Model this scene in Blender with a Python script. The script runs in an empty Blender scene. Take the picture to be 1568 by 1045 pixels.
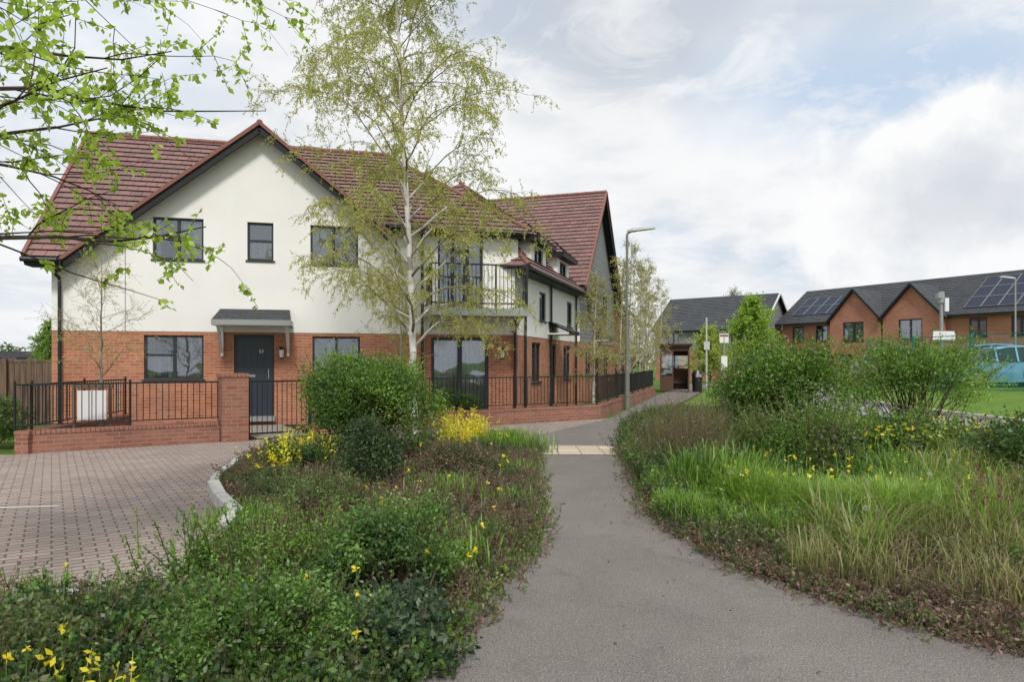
import bpy, math, random
import numpy as np
from mathutils import Vector, Matrix
random.seed(7); R=np.random.default_rng(11)
S=bpy.context.scene
COL=S.collection
# ------------------------------------------------------------------ materials
def M(name, col=(.5,.5,.5), rough=.8, spec=.3, metal=0):
    m=bpy.data.materials.new(name); m.use_nodes=True
    b=m.node_tree.nodes['Principled BSDF']
    b.inputs['Base Color'].default_value=(*col,1); b.inputs['Roughness'].default_value=rough
    b.inputs['Specular IOR Level'].default_value=spec; b.inputs['Metallic'].default_value=metal
    return m
class NT:
    def __init__(s,m): s.t=m.node_tree; s.n=s.t.nodes; s.l=s.t.links; s.b=s.n.get('Principled BSDF')
    def new(s,t,**k):
        x=s.n.new(t)
        for a,v in k.items(): setattr(x,a,v)
        return x
    def set(s,sock,v):
        if isinstance(v,bpy.types.NodeSocket): s.l.new(v,sock)
        else: sock.default_value=v
    def noise(s,vec,scale,detail=4,rough=.55,dist=0):
        x=s.new('ShaderNodeTexNoise'); x.inputs['Scale'].default_value=scale; x.inputs['Detail'].default_value=detail
        x.inputs['Roughness'].default_value=rough; x.inputs['Distortion'].default_value=dist
        if vec is not None: s.l.new(vec,x.inputs['Vector'])
        return x.outputs['Fac']
    def ramp(s,f,stops,interp='LINEAR'):
        x=s.new('ShaderNodeValToRGB'); x.color_ramp.interpolation=interp; e=x.color_ramp.elements
        while len(e)<len(stops): e.new(.5)
        for i,(p,c) in enumerate(stops):
            e[i].position=p; e[i].color=(*c,1) if not isinstance(c,(int,float)) else (c,c,c,1)
        s.l.new(f,x.inputs[0]); return x.outputs[0]
    def mix(s,f,a,b,mode='MIX'):
        x=s.new('ShaderNodeMix',data_type='RGBA',blend_type=mode)
        s.set(x.inputs[0],f)
        for k,v in ((6,a),(7,b)):
            if isinstance(v,tuple) and len(v)==3: v=(*v,1)
            s.set(x.inputs[k],v)
        return x.outputs[2]
    def math(s,op,a,b=0.,clamp=False):
        x=s.new('ShaderNodeMath',operation=op,use_clamp=clamp); s.set(x.inputs[0],a); s.set(x.inputs[1],b); return x.outputs[0]
    def vmath(s,op,a,b=None,scale=None):
        x=s.new('ShaderNodeVectorMath',operation=op); s.set(x.inputs[0],a)
        if b is not None: s.set(x.inputs[1],b)
        if scale is not None: s.set(x.inputs['Scale'],scale)
        return x.outputs['Value'] if op in('DISTANCE','DOT_PRODUCT','LENGTH') else x.outputs[0]
    def obj(s): return s.new('ShaderNodeTexCoord').outputs['Object']
    def uv(s): return s.new('ShaderNodeTexCoord').outputs['UV']
    def bump(s,h,st=.3,d=.02):
        x=s.new('ShaderNodeBump'); x.inputs['Strength'].default_value=st; x.inputs['Distance'].default_value=d
        s.l.new(h,x.inputs['Height']); s.l.new(x.outputs[0],s.b.inputs['Normal'])
    def base(s,c): s.l.new(c,s.b.inputs['Base Color'])
    def brick(s,vec,c1,c2,mo,w,h,ms,bias=0,offset=.5):
        x=s.new('ShaderNodeTexBrick'); x.offset=offset
        x.inputs['Color1'].default_value=(*c1,1);x.inputs['Color2'].default_value=(*c2,1);x.inputs['Mortar'].default_value=(*mo,1)
        x.inputs['Scale'].default_value=1;x.inputs['Brick Width'].default_value=w;x.inputs['Row Height'].default_value=h
        x.inputs['Mortar Size'].default_value=ms;x.inputs['Mortar Smooth'].default_value=.2;x.inputs['Bias'].default_value=bias
        s.l.new(vec,x.inputs['Vector']); return x
def wallvec(n):
    sp=n.new('ShaderNodeSeparateXYZ'); n.l.new(n.obj(),sp.inputs[0])
    cb=n.new('ShaderNodeCombineXYZ'); n.l.new(n.math('ADD',sp.outputs[0],sp.outputs[1]),cb.inputs[0]); n.l.new(sp.outputs[2],cb.inputs[1])
    return cb.outputs[0]
def brickmat(name,c1,c2,mo):
    m=M(name,rough=.9); n=NT(m); v=wallvec(n)
    b=n.brick(v,c1,c2,mo,.225,.075,.010,bias=-.1)
    big=n.noise(n.obj(),.9,3); 
    c=n.mix(n.math('MULTIPLY',n.ramp(big,[(.35,0),(.7,1)]),.35),b.outputs[0],(c2[0]*.6,c2[1]*.65,c2[2]*.75))
    f=n.noise(n.obj(),60,2); c=n.mix(.25,c,n.ramp(f,[(.3,.15),(.7,.6)]),'OVERLAY')
    n.base(c); n.bump(b.outputs['Fac'],-.4,.01); return m
m_brick=brickmat('brick_orange',(.55,.205,.105),(.37,.125,.068),(.42,.31,.23))
m_brickg=brickmat('brick_garden',(.38,.155,.10),(.25,.095,.065),(.30,.23,.18))
m_brickr=brickmat('brick_red',(.48,.19,.115),(.36,.13,.08),(.36,.25,.2))
def rendermat():
    m=M('white_render',rough=.95,spec=.1); n=NT(m)
    a=n.noise(n.obj(),.6,4,.6); c=n.ramp(a,[(.3,(.765,.755,.725)),(.7,(.83,.822,.795))])
    mp=n.new('ShaderNodeMapping'); mp.inputs['Scale'].default_value=(2,2,.3); n.l.new(n.obj(),mp.inputs[0])
    st=n.noise(mp.outputs[0],1,3); c=n.mix(n.math('MULTIPLY',n.ramp(st,[(.55,0),(.8,1)]),.1),c,(.5,.5,.46))
    n.base(c); return m
m_white=rendermat()
def rooftile(name,cols,w,course,rough=.85):
    m=M(name,rough=rough,spec=.2); n=NT(m); v=n.uv()
    b=n.brick(v,cols[0],cols[1],tuple(x*.25 for x in cols[2]),w,course,.008,bias=0)
    nn=n.noise(v,1.1,4,.65)
    c=n.mix(n.ramp(nn,[(.4,0),(.7,.7)]),b.outputs[0],cols[2])
    c=n.mix(.35,c,n.noise(v,25,2),'OVERLAY')
    n.base(c); n.bump(b.outputs['Fac'],-.5,.012); return m
m_tile=rooftile('clay_roof_tile',[(.275,.15,.135),(.18,.105,.098),(.20,.14,.13)],.28,.25)
m_slate=rooftile('slate_roof_tile',[(.085,.09,.10),(.065,.07,.078),(.10,.105,.11)],.3,.25,.6)
m_ridge=M('red_ridge_tile',(.225,.105,.085),.85)
m_frame=M('dark_window_frame',(.022,.026,.032),.45,.5)
m_black=M('black_painted_metal',(.012,.012,.013),.4,.5)
m_fascia=M('black_fascia',(.015,.015,.016),.6)
m_whiteup=M('white_pvc',(.75,.75,.74),.4)
m_grey=M('grey_galvanised_metal',(.33,.34,.34),.45,.5,.4)
m_door=M('navy_front_door',(.025,.036,.05),.4,.5)
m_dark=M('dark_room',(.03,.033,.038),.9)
def glassmat():
    m=bpy.data.materials.new('window_glass'); m.use_nodes=True; t=m.node_tree; t.nodes.remove(t.nodes['Principled BSDF'])
    o=t.nodes['Material Output']; g=t.nodes.new('ShaderNodeBsdfGlossy'); g.inputs['Roughness'].default_value=.02; g.inputs['Color'].default_value=(.8,.87,.95,1)
    tr=t.nodes.new('ShaderNodeBsdfTransparent'); tr.inputs[0].default_value=(.88,.9,.92,1)
    fr=t.nodes.new('ShaderNodeFresnel'); fr.inputs[0].default_value=1.9
    ad=t.nodes.new('ShaderNodeMath'); ad.operation='ADD'; ad.inputs[1].default_value=.14; ad.use_clamp=True
    no=t.nodes.new('ShaderNodeTexNoise'); no.inputs['Scale'].default_value=1.3
    bp=t.nodes.new('ShaderNodeBump'); bp.inputs['Strength'].default_value=.2; bp.inputs['Distance'].default_value=.05
    tc=t.nodes.new('ShaderNodeTexCoord')
    t.links.new(tc.outputs['Object'],no.inputs['Vector']); t.links.new(no.outputs[0],bp.inputs['Height']); t.links.new(bp.outputs[0],g.inputs['Normal'])
    mx=t.nodes.new('ShaderNodeMixShader'); t.links.new(fr.outputs[0],ad.inputs[0]); t.links.new(ad.outputs[0],mx.inputs[0])
    t.links.new(tr.outputs[0],mx.inputs[1]); t.links.new(g.outputs[0],mx.inputs[2]); t.links.new(mx.outputs[0],o.inputs[0]); return m
m_glass=glassmat()
def curtmat():
    m=M('net_curtain',(.5,.5,.48),.95); n=NT(m); mp=n.new('ShaderNodeMapping'); mp.inputs['Scale'].default_value=(9,9,.6); n.l.new(n.obj(),mp.inputs[0])
    a=n.noise(mp.outputs[0],2.2,3); l=n.noise(n.obj(),22,2)
    c=n.ramp(a,[(.3,(.35,.37,.38)),(.7,(.8,.8,.78))]); c=n.mix(.4,c,n.ramp(l,[(.4,.15),(.6,.8)]),'OVERLAY'); n.base(c); return m
m_curt=curtmat()
def boardmat():
    m=M('grey_weatherboard',(.16,.17,.18),.7); n=NT(m)
    v=wallvec(n); b=n.brick(v,(.24,.25,.26),(.20,.21,.22),(.06,.06,.06),4,.16,.012); n.base(b.outputs[0]); n.bump(b.outputs['Fac'],-.6,.02); return m
m_board=boardmat()
m_solar=M('solar_panel',(.012,.018,.04),.35,.35)
BM=[m_brick,m_white,m_frame,m_glass,m_curt,m_dark,m_tile,m_ridge,m_door,m_board,m_slate,m_fascia,m_whiteup,m_grey,m_black,m_brickr,m_solar,m_brickg]
BRICK,WHITE,FRAME,GLASS,CURT,DARK,TILE,RIDGE,DOOR,BOARD,SLATE,FASC,PVC,GREY,BLACK,BRICKR,SOLAR,BRICKG=range(18)
# ------------------------------------------------------------------ mesh builder
def clip(poly,a,b,c):
    out=[];n=len(poly)
    for i in range(n):
        p,q=poly[i],poly[(i+1)%n]; dp=a*p[0]+b*p[1]-c; dq=a*q[0]+b*q[1]-c
        if dp<=0: out.append(p)
        if (dp<0 and dq>0) or (dp>0 and dq<0):
            t=dp/(dp-dq); out.append((p[0]+t*(q[0]-p[0]),p[1]+t*(q[1]-p[1])))
    return out
class MB:
    def __init__(s): s.v=[];s.f=[];s.m=[];s.uv=[]
    def face(s,pts,m=0,uv=None):
        i=len(s.v); s.v+= [tuple(p) for p in pts]; s.f.append(tuple(range(i,i+len(pts)))); s.m.append(m)
        s.uv+= uv if uv else [(0,0)]*len(pts)
    def box(s,x0,x1,y0,y1,z0,z1,m=0):
        p=[(x,y,z) for z in(z0,z1) for y in(y0,y1) for x in(x0,x1)]
        for f in((0,2,3,1),(4,5,7,6),(0,1,5,4),(2,6,7,3),(0,4,6,2),(1,3,7,5)): s.face([p[i] for i in f],m)
    def beam(s,a,b,w,h,m=0,up=(0,0,1)):
        a=Vector(a);b=Vector(b);d=(b-a).normalized();u=Vector(up);r=d.cross(u).normalized();u=r.cross(d)
        P=[q+r*i*w/2+u*j*h/2 for q in(a,b) for i,j in((-1,-1),(1,-1),(1,1),(-1,1))]
        for f in((3,2,1,0),(4,5,6,7),(0,1,5,4),(1,2,6,5),(2,3,7,6),(3,0,4,7)): s.face([P[i] for i in f],m)
    def cyl(s,a,b,r0,r1=None,n=10,m=0,cap=True):
        r1=r0 if r1 is None else r1
        a=Vector(a);b=Vector(b);d=(b-a).normalized();u=d.orthogonal().normalized();w=d.cross(u)
        A=[a+(u*math.cos(t)+w*math.sin(t))*r0 for t in[2*math.pi*i/n for i in range(n)]]
        B=[b+(u*math.cos(t)+w*math.sin(t))*r1 for t in[2*math.pi*i/n for i in range(n)]]
        for i in range(n): j=(i+1)%n; s.face([A[i],A[j],B[j],B[i]],m)
        if cap: s.face(A[::-1],m); s.face(B,m)
    def wall(s,poly,ops,m,y=0,rev=.12,axis='x',flip=False):
        def P(x,z,d=0): return (x,y+d,z) if axis=='x' else (y+d,x,z)
        xs=sorted({p[0] for p in poly}|{o[i] for o in ops for i in(0,1)}); zs=sorted({p[1] for p in poly}|{o[i] for o in ops for i in(2,3)})
        for i in range(len(xs)-1):
            for j in range(len(zs)-1):
                cx,cz=(xs[i]+xs[i+1])/2,(zs[j]+zs[j+1])/2
                if any(o[0]<cx<o[1] and o[2]<cz<o[3] for o in ops): continue
                cell=[(xs[i],zs[j]),(xs[i+1],zs[j]),(xs[i+1],zs[j+1]),(xs[i],zs[j+1])]
                n=len(poly)
                for k in range(n):
                    p,q=poly[k],poly[(k+1)%n]; a,b=(q[1]-p[1]),-(q[0]-p[0]); cell=clip(cell,a,b,a*p[0]+b*p[1]+1e-7)
                    if len(cell)<3: break
                if len(cell)>=3: s.face([P(*c) for c in cell],m)
        for o in ops:
            x0,x1,z0,z1=o
            s.face([P(x0,z0),P(x0,z0,rev),P(x0,z1,rev),P(x0,z1)],m);s.face([P(x1,z0,rev),P(x1,z0),P(x1,z1),P(x1,z1,rev)],m)
            s.face([P(x0,z1),P(x0,z1,rev),P(x1,z1,rev),P(x1,z1)],m);s.face([P(x0,z0,rev),P(x0,z0),P(x1,z0),P(x1,z0,rev)],m)
    def roof(s,pts,m,course=.25,lift=.035,under=FASC):
        pts=[Vector(p) for p in pts]; n=(pts[1]-pts[0]).cross(pts[2]-pts[0]).normalized()
        if n.z<0: n=-n
        u=Vector((0,0,1)).cross(n).normalized(); v=n.cross(u).normalized(); o=pts[0]
        q=[((p-o).dot(u),(p-o).dot(v)) for p in pts]
        ar=sum(q[i][0]*q[(i+1)%len(q)][1]-q[(i+1)%len(q)][0]*q[i][1] for i in range(len(q)))
        if ar<0:q=q[::-1]
        vmin=min(a[1] for a in q); vmax=max(a[1] for a in q); k=0
        while vmin+k*course<vmax-1e-4:
            a,b=vmin+k*course,vmin+(k+1)*course
            c=clip(clip(q,0,-1,-a),0,1,b)
            if len(c)>=3:
                P=[o+u*x+v*y+n*lift*(1-(y-a)/course) for x,y in c]
                s.face(P,m,[(x+k*.0,y-vmin) for x,y in c])
                lo=[x for x,y in c if abs(y-a)<1e-4]
                if len(lo)>=2:
                    x0,x1=min(lo),max(lo); A=o+u*x0+v*a;B=o+u*x1+v*a
                    s.face([A,B,B+n*lift,A+n*lift],under,[(x0,k*course+.004)]*4)
            k+=1
        s.face([o+u*x+v*y-n*.06 for x,y in q][::-1],under)
    def window(s,x0,x1,z0,z1,y=0,mull=(.5,),trans=(),curt=None,fw=.05,sill=True,deep=1.2):
        yf=y+.045;
        s.box(x0,x0+fw,yf,yf+.07,z0,z1,FRAME);s.box(x1-fw,x1,yf,yf+.07,z0,z1,FRAME)
        s.box(x0+fw,x1-fw,yf,yf+.07,z0,z0+fw,FRAME);s.box(x0+fw,x1-fw,yf,yf+.07,z1-fw,z1,FRAME)
        xs=[x0+fw]+[x0+(x1-x0)*k for k in mull]+[x1-fw]
        for k in mull: c=x0+(x1-x0)*k; s.box(c-fw*.7,c+fw*.7,yf+.002,yf+.068,z0+fw,z1-fw,FRAME)
        for i,f in trans:
            zc=z0+(z1-z0)*f; s.box(xs[i],xs[i+1],yf+.004,yf+.066,zc-fw*.55,zc+fw*.55,FRAME)
        s.face([(x0+fw,yf+.04,z0+fw),(x1-fw,yf+.04,z0+fw),(x1-fw,yf+.04,z1-fw),(x0+fw,yf+.04,z1-fw)],GLASS)
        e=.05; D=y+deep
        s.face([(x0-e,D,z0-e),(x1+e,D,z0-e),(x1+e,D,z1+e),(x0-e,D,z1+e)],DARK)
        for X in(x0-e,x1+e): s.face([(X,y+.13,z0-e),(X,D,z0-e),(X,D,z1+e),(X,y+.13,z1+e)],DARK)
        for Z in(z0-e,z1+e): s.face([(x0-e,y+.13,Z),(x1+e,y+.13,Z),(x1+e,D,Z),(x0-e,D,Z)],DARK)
        if curt:
            for (a,b,c,d) in curt:
                X0,X1=x0+(x1-x0)*a,x0+(x1-x0)*b; Z0,Z1=z0+(z1-z0)*c,z0+(z1-z0)*d; nn=max(6,int((X1-X0)/.05))
                for i in range(nn):
                    xa,xb=X0+(X1-X0)*i/nn,X0+(X1-X0)*(i+1)/nn
                    ya,yb=y+.17+.02*(i%2),y+.17+.02*((i+1)%2)
                    s.face([(xa,ya,Z0),(xb,yb,Z0),(xb,yb,Z1),(xa,ya,Z1)],CURT)
        if sill: s.box(x0-.04,x1+.04,y-.04,y+.044,z0-.045,z0-.002,FRAME)
    def build(s,name,parent=None,mats=BM,smooth=False):
        me=bpy.data.meshes.new(name); me.from_pydata(s.v,[],s.f)
        used=sorted(set(s.m)); mp={k:i for i,k in enumerate(used)}
        for k in used: me.materials.append(mats[k])
        me.polygons.foreach_set('material_index',[mp[k] for k in s.m])
        uv=me.uv_layers.new(name='UVMap'); uv.data.foreach_set('uv',[c for p in s.uv for c in p])
        if smooth: me.polygons.foreach_set('use_smooth',[True]*len(me.polygons))
        o=bpy.data.objects.new(name,me); COL.objects.link(o)
        if parent: o.parent=parent
        return o
def root(name,loc=(0,0,0),rot=0):
    e=bpy.data.objects.new(name,None); e.location=loc; e.rotation_euler=(0,0,math.radians(rot)); e.empty_display_size=.3; COL.objects.link(e); return e
# ================================================================== HOUSE A
A=root('brick_house',(-10.99,16.3,0),14)
w=MB()
gops=[(2.0,3.36,1.17,2.27),(4.07,5.04,.22,2.3),(5.98,7.19,1.17,2.27),(9.07,10.66,.25,2.28)]
w.wall([(0,-.1),(11.5,-.1),(11.5,2.36),(0,2.36)],gops,BRICK)
uop=[(2.2,3.36,4.15,5.19),(4.39,5.02,4.2,5.17),(5.93,7.14,4.15,5.17)]
GX=4.72;GZ=7.5;SL=.81
w.wall([(0,2.36),(8.0,2.36),(8.0,GZ-SL*(8-GX)),(GX,GZ),(0,GZ-SL*GX)],uop,WHITE,y=-.012,rev=.13)
w.wall([(8.0,2.36),(11.5,2.36),(11.5,5.15),(8.0,5.15)],[(9.25,10.5,3.02,5.0)],WHITE,y=-.011,rev=.13)
w.face([(0,-.012,2.36),(11.5,-.012,2.36),(11.5,0,2.36),(0,0,2.36)],WHITE)
for X in(0,):
    w.face([(X,0,-.1),(X,7.4,-.1),(X,7.4,2.36),(X,0,2.36)],BRICK)
    w.face([(X,0,2.36),(X,7.4,2.36),(X,7.4,4.4),(X,3.7,8.1),(X,0,4.4)],WHITE)
w.face([(0,7.4,-.1),(11.5,7.4,-.1),(11.5,7.4,4.4),(0,7.4,4.4)],BRICK)
w.face([(11.5,0,-.1),(11.5,7.4,-.1),(11.5,7.4,2.36),(11.5,0,2.36)],BRICK); w.face([(11.5,0,2.36),(11.5,7.4,2.36),(11.5,7.4,5.15),(11.5,0,5.15)],WHITE)
w.build('walls',A)
win=MB()
win.window(*gops[0],mull=(.5,),trans=((0,.55),),curt=[(.5,1,0,1),(0,.5,0,.55)])
win.window(*gops[2],mull=(.5,),curt=[(.0,.45,0,1)])
win.window(*gops[3],mull=(.5,),curt=[(.02,.45,0,1),(.55,.98,0,1)],fw=.085,sill=False)
win.window(*uop[0],mull=(.5,),trans=((0,.55),),curt=[(0,.12,0,1),(.5,1,0,.9)])
win.window(*uop[1],mull=(),trans=((0,.52),),curt=[(0,1,0,.5)])
win.window(*uop[2],mull=(.48,),curt=[(.02,.4,0,1)])
win.window(9.25,10.5,3.02,5.0,mull=(.33,.66),curt=[(0,.3,0,1),(.68,1,0,1)],fw=.065,sill=False)
win.build('windows',A)
r=MB()
def zl(y): return 4.05+(y+.45)
def zr(y): return 5.2+(y+.3)*.75
RZ0=7.58
r.roof([(-.4,-.45,zl(-.45)),(.27,-.45,zl(-.45)),(GX,3.08,RZ0),(GX,3.7,8.2),(-.4,3.7,8.2)],TILE)
r.roof([(GX,2.87,zr(2.87)),(7.7,-.3,5.2),(11.8,-.3,5.2),(8.1,3.7,8.2),(GX,3.7,8.2)],TILE)
r.roof([(8.1,3.7,8.2),(11.8,-.3,5.2),(11.8,7.7,5.2)],TILE)
r.roof([(-.4,3.7,8.2),(8.1,3.7,8.2),(11.8,7.7,5.2),(-.4,7.9,4.0)],TILE)
r.roof([(GX,-.35,RZ0),(GX,3.1,RZ0),(.42,-.35,RZ0-.81*4.3)],TILE)
r.roof([(GX,-.35,RZ0),(GX,2.9,RZ0),(7.75,-.35,RZ0-.81*3.03)],TILE)
r.build('roof',A)
t=MB()
def caps(mb,a,b,rad=.11,m=RIDGE):
    a=Vector(a);b=Vector(b);L=(b-a).length;n=max(1,int(L/.42))
    for i in range(n):
        p=a.lerp(b,i/n);q=a.lerp(b,(i+.97)/n); mb.cyl(p,q,rad,rad*.9,8,m)
for sgn,xe in((-1,.12),(1,7.95)):
    ze=RZ0-SL*abs(xe-GX)
    t.beam((GX,-.37,RZ0+.02),(xe,-.37,ze+.02),.1,.085,RIDGE); t.beam((GX,-.345,RZ0-.12),(xe,-.345,ze-.12),.05,.18,FASC)
    t.beam((GX,-.18,RZ0-.1),(xe,-.18,ze-.10),.34,.03,FASC)
caps(t,(GX,-.35,RZ0+.04),(GX,2.95,RZ0+.04),.08)
caps(t,(-.42,3.7,8.24),(8.1,3.7,8.24),.08); caps(t,(8.1,3.7,8.22),(11.8,-.3,5.24),.065)
t.beam((-.42,3.7,8.22),(-.42,-.47,4.08),.08,.09,RIDGE); t.beam((-.4,3.7,8.08),(-.4,-.45,3.95),.05,.18,FASC)
t.box(-.4,.35,-.46,-.42,3.86,4.02,FASC); t.cyl((-.45,-.52,3.98),(.3,-.52,3.98),.06,n=8,m=BLACK)
t.box(-.4,.2,-.42,0,3.85,3.88,FASC)
t.box(7.95,11.75,-.3,-.26,5.03,5.19,FASC); t.cyl((7.95,-.36,5.14),(11.85,-.36,5.14),.06,n=8,m=BLACK); t.box(8.05,11.75,-.26,-.012,5.03,5.06,FASC)
t.cyl((.02,-.5,3.92),(.2,-.1,3.6),.04,m=BLACK); t.cyl((.2,-.1,3.6),(.2,-.1,0),.04,m=BLACK)
t.cyl((8.82,-.08,5.0),(8.82,-.08,0),.04,m=BLACK); t.cyl((11.4,-.08,2.8),(11.4,-.08,0),.04,m=BLACK)
t.box(1.58,1.6,-.017,-.01,2.36,4.9,GREY)
for X in(5.22,11.02):
    t.box(X-.03,X+.03,-.06,0,1.86,2.0,BLACK); t.cyl((X,-.1,1.72),(X,-.1,1.92),.045,.065,6,PVC); t.cyl((X,-.1,1.92),(X,-.1,2.0),.085,.02,6,BLACK); t.cyl((X,-.1,1.68),(X,-.1,1.72),.03,.06,6,BLACK)
t.build('trim_and_gutters',A)
d=MB()
x0,x1,z0,z1=gops[1]
d.box(x0,x0+.06,.05,.12,z0,z1,FRAME);d.box(x1-.06,x1,.05,.12,z0,z1,FRAME);d.box(x0+.06,x1-.06,.05,.12,z1-.06,z1,FRAME)
d.box(x0+.06,x1-.06,.07,.11,z0,z1-.06,DOOR)
for k in range(1,5): d.box(x0+.06+k*.165,x0+.07+k*.165,.066,.07,z0+.1,z1-.15,FRAME)
d.box(x0+.2,x0+.5,.062,.07,z0+1.0,z0+1.06,GREY); d.cyl((x1-.14,.03,z0+.95),(x1-.14,.03,z0+1.2),.012,m=GREY); d.box(x0-.03,x1+.03,-.2,.05,z0-.12,z0,GREY)
zz=z0+1.62
for (a,b_,c,e) in((.60,.61,0,.08),(.60,.64,0,.01),(.60,.64,.035,.045),(.60,.64,.07,.08),(.63,.64,0,.045),(.66,.70,0,.01),(.66,.70,.035,.045),(.66,.70,.07,.08),(.66,.67,0,.045),(.69,.70,.035,.08)):
    d.box(x0+a,x0+b_,.064,.07,zz+c,zz+e,PVC)
d.build('front_door',A)
c=MB()
c.roof([(3.68,-.85,2.62),(5.5,-.85,2.62),(5.42,0-.013,2.95),(3.76,-.013,2.95)],SLATE,course=.15,lift=.015)
c.box(3.68,5.5,-.87,-.83,2.5,2.63,GREY); c.box(3.7,5.48,-.83,-.013,2.5,2.55,PVC); c.box(3.68,3.72,-.83,-.013,2.5,2.64,GREY);c.box(5.46,5.5,-.83,-.013,2.5,2.64,GREY)
for X in(3.8,5.38): c.box(X-.03,X+.03,-.07,-.013,1.75,2.5,PVC); c.beam((X,-.05,1.85),(X,-.7,2.48),.05,.05,PVC)
c.build('porch_canopy',A)
b=MB(); BX=11.45
b.box(8.9,BX,-1.25,-.013,2.84,2.97,GREY); b.box(8.9,BX,-1.27,-1.25,2.8,3.0,GREY)
b.box(8.88,8.9,-1.27,-.013,2.8,3.0,GREY);b.box(BX,BX+.02,-1.27,-.013,2.8,3.0,GREY)
for zz in(3.1,4.1):
    b.box(8.9,BX,-1.24,-1.2,zz,zz+.04,BLACK);b.box(8.9,8.94,-1.2,0,zz,zz+.04,BLACK);b.box(BX-.04,BX,-1.2,0,zz,zz+.04,BLACK)
for i in range(25):
    X=8.92+i*(BX-8.94)/24; b.cyl((X,-1.22,2.97),(X,-1.22,4.1),.009 if i%8 else .025,n=6,m=BLACK,cap=False)
for i in range(11):
    for X in(8.92,BX-.02): b.cyl((X,-1.2+i*.11,3.1),(X,-1.2+i*.11,4.1),.009,n=6,m=BLACK,cap=False)
for X in(9.0,BX-.1): b.beam((X,-1.1,2.82),(X,-.05,2.45),.05,.05,GREY)
b.build('balcony',A)
# ================================================================== HOUSE M+B (street terrace)
T=root('brick_house',(.16,19.1,0),72)
w=MB(); win=MB(); r=MB(); t=MB()
mo=[(1.4,2.4,1.0,2.2),(3.4,4.3,.15,2.2),(5.4,6.5,1.0,2.2)]
w.wall([(0,-.1),(7.5,-.1),(7.5,2.36),(0,2.36)],mo,BRICK)
w.wall([(0,2.36),(7.5,2.36),(7.5,4.3),(0,4.3)],[(2.2,3.0,2.9,3.8),(5.9,6.7,2.9,3.8)],WHITE,y=-.012)
for o in((2.2,3.0,2.9,3.8),(5.9,6.7,2.9,3.8)): win.window(*o,y=-.012,mull=())
for o in mo: win.window(*o,mull=(.5,) if o[2]>.5 else (),curt=[(0,1,0,.6)])
r.roof([(-.3,-.4,4.25),(3.1,3.0,7.65),(9.5,3.0,7.65),(9.5,-.4,4.25)],TILE)
r.roof([(-.3,-.4,4.25),(3.1,3.0,7.65),(-.3,6.4,4.25)],TILE)
t.box(-.3,7.4,-.42,-.38,4.08,4.24,FASC); t.cyl((-.3,-.48,4.18),(7.4,-.48,4.18),.06,n=8,m=BLACK); t.box(-.3,7.4,-.38,-.012,4.08,4.11,FASC)
caps(t,(-.3,-.4,4.28),(3.1,3.0,7.68),.065)
for X in(.5,3.4,7.1): t.cyl((X,-.08,4.1),(X,-.08,0),.04,m=BLACK)
for X0 in(1.2,4.4):
    X1=X0+1.7; ZE=5.3
    w.wall([(X0,4.1),(X1,4.1),(X1,ZE),(X0,ZE)],[(X0+.35,X1-.35,4.4,5.1)],WHITE,y=-.03)
    win.window(X0+.35,X1-.35,4.4,5.1,y=-.03,mull=(.5,),deep=.8)
    for X in(X0,X1): w.face([(X,-.03,4.1),(X,1.2,4.1),(X,1.2,ZE),(X,-.03,ZE)],WHITE)
    xm=(X0+X1)/2
    e=.25
    r.roof([(X0-e,-.3,ZE),(X1+e,-.3,ZE),(xm,.5,6.05)],TILE); r.roof([(X0-e,-.3,ZE),(xm,.5,6.05),(xm,2.2,6.05),(X0-e,1.6,ZE)],TILE); r.roof([(X1+e,-.3,ZE),(xm,.5,6.05),(xm,2.2,6.05),(X1+e,1.6,ZE)],TILE)
    t.box(X0-e,X1+e,-.32,-.28,ZE-.14,ZE,FASC);t.box(X0-e,X0-e+.04,-.28,1.2,ZE-.14,ZE,FASC);t.box(X0-e+.04,X1+e,-.28,-.03,ZE-.14,ZE-.11,FASC)
BC=11.4
bo=[(8.7,9.8,1.0,2.2),(10.7,11.6,.15,2.2),(12.8,14.0,1.0,2.2)]
w.wall([(BC-3.9,-.1),(BC+3.9,-.1),(BC+3.9,2.4),(BC-3.9,2.4)],bo,BRICK,y=-.1)
bu=[(8.9,10.0,3.4,4.6),(12.4,13.6,3.4,4.6)]
w.wall([(BC-3.9,2.4),(BC+3.9,2.4),(BC+3.9,4.85),(BC,8.85),(BC-3.9,4.85)],bu,BOARD,y=-.13)
for o in bo: win.window(*o,y=-.1,mull=(.5,) if o[2]>.5 else ())
for o in bu: win.window(*o,y=-.13,mull=(.5,))
w.face([(BC-3.9,-.1,-.1),(BC-3.9,8,-.1),(BC-3.9,8,2.4),(BC-3.9,-.1,2.4)],BRICK);w.face([(BC-3.9,-.13,2.4),(BC-3.9,8,2.4),(BC-3.9,8,4.85),(BC-3.9,-.13,4.85)],WHITE)
r.roof([(BC-4.3,-.45,4.5),(BC,-.45,9.0),(BC,9,9.0),(BC-4.3,9,4.5)],TILE); r.roof([(BC+4.3,-.45,4.5),(BC,-.45,9.0),(BC,9,9.0),(BC+4.3,9,4.5)],TILE)
caps(t,(BC,-.47,9.04),(BC,9,9.04),.08)
for xe in(BC-4.35,BC+4.35): t.beam((BC,-.47,9.02),(xe,-.47,4.47),.08,.09,RIDGE); t.beam((BC,-.44,8.86),(xe,-.44,4.31),.05,.2,FASC); t.beam((BC,-.3,8.9),(xe,-.3,4.35),.3,.03,FASC)
t.cyl((9.4,3.2,6.9),(9.4,3.2,7.6),.06,m=BLACK); t.cyl((9.4,3.2,7.6),(9.4,3.2,7.68),.1,m=BLACK)
fo=[(17.5,18.6,1,2.2),(20,21,.15,2.2),(22.5,23.6,1,2.2)]
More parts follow.
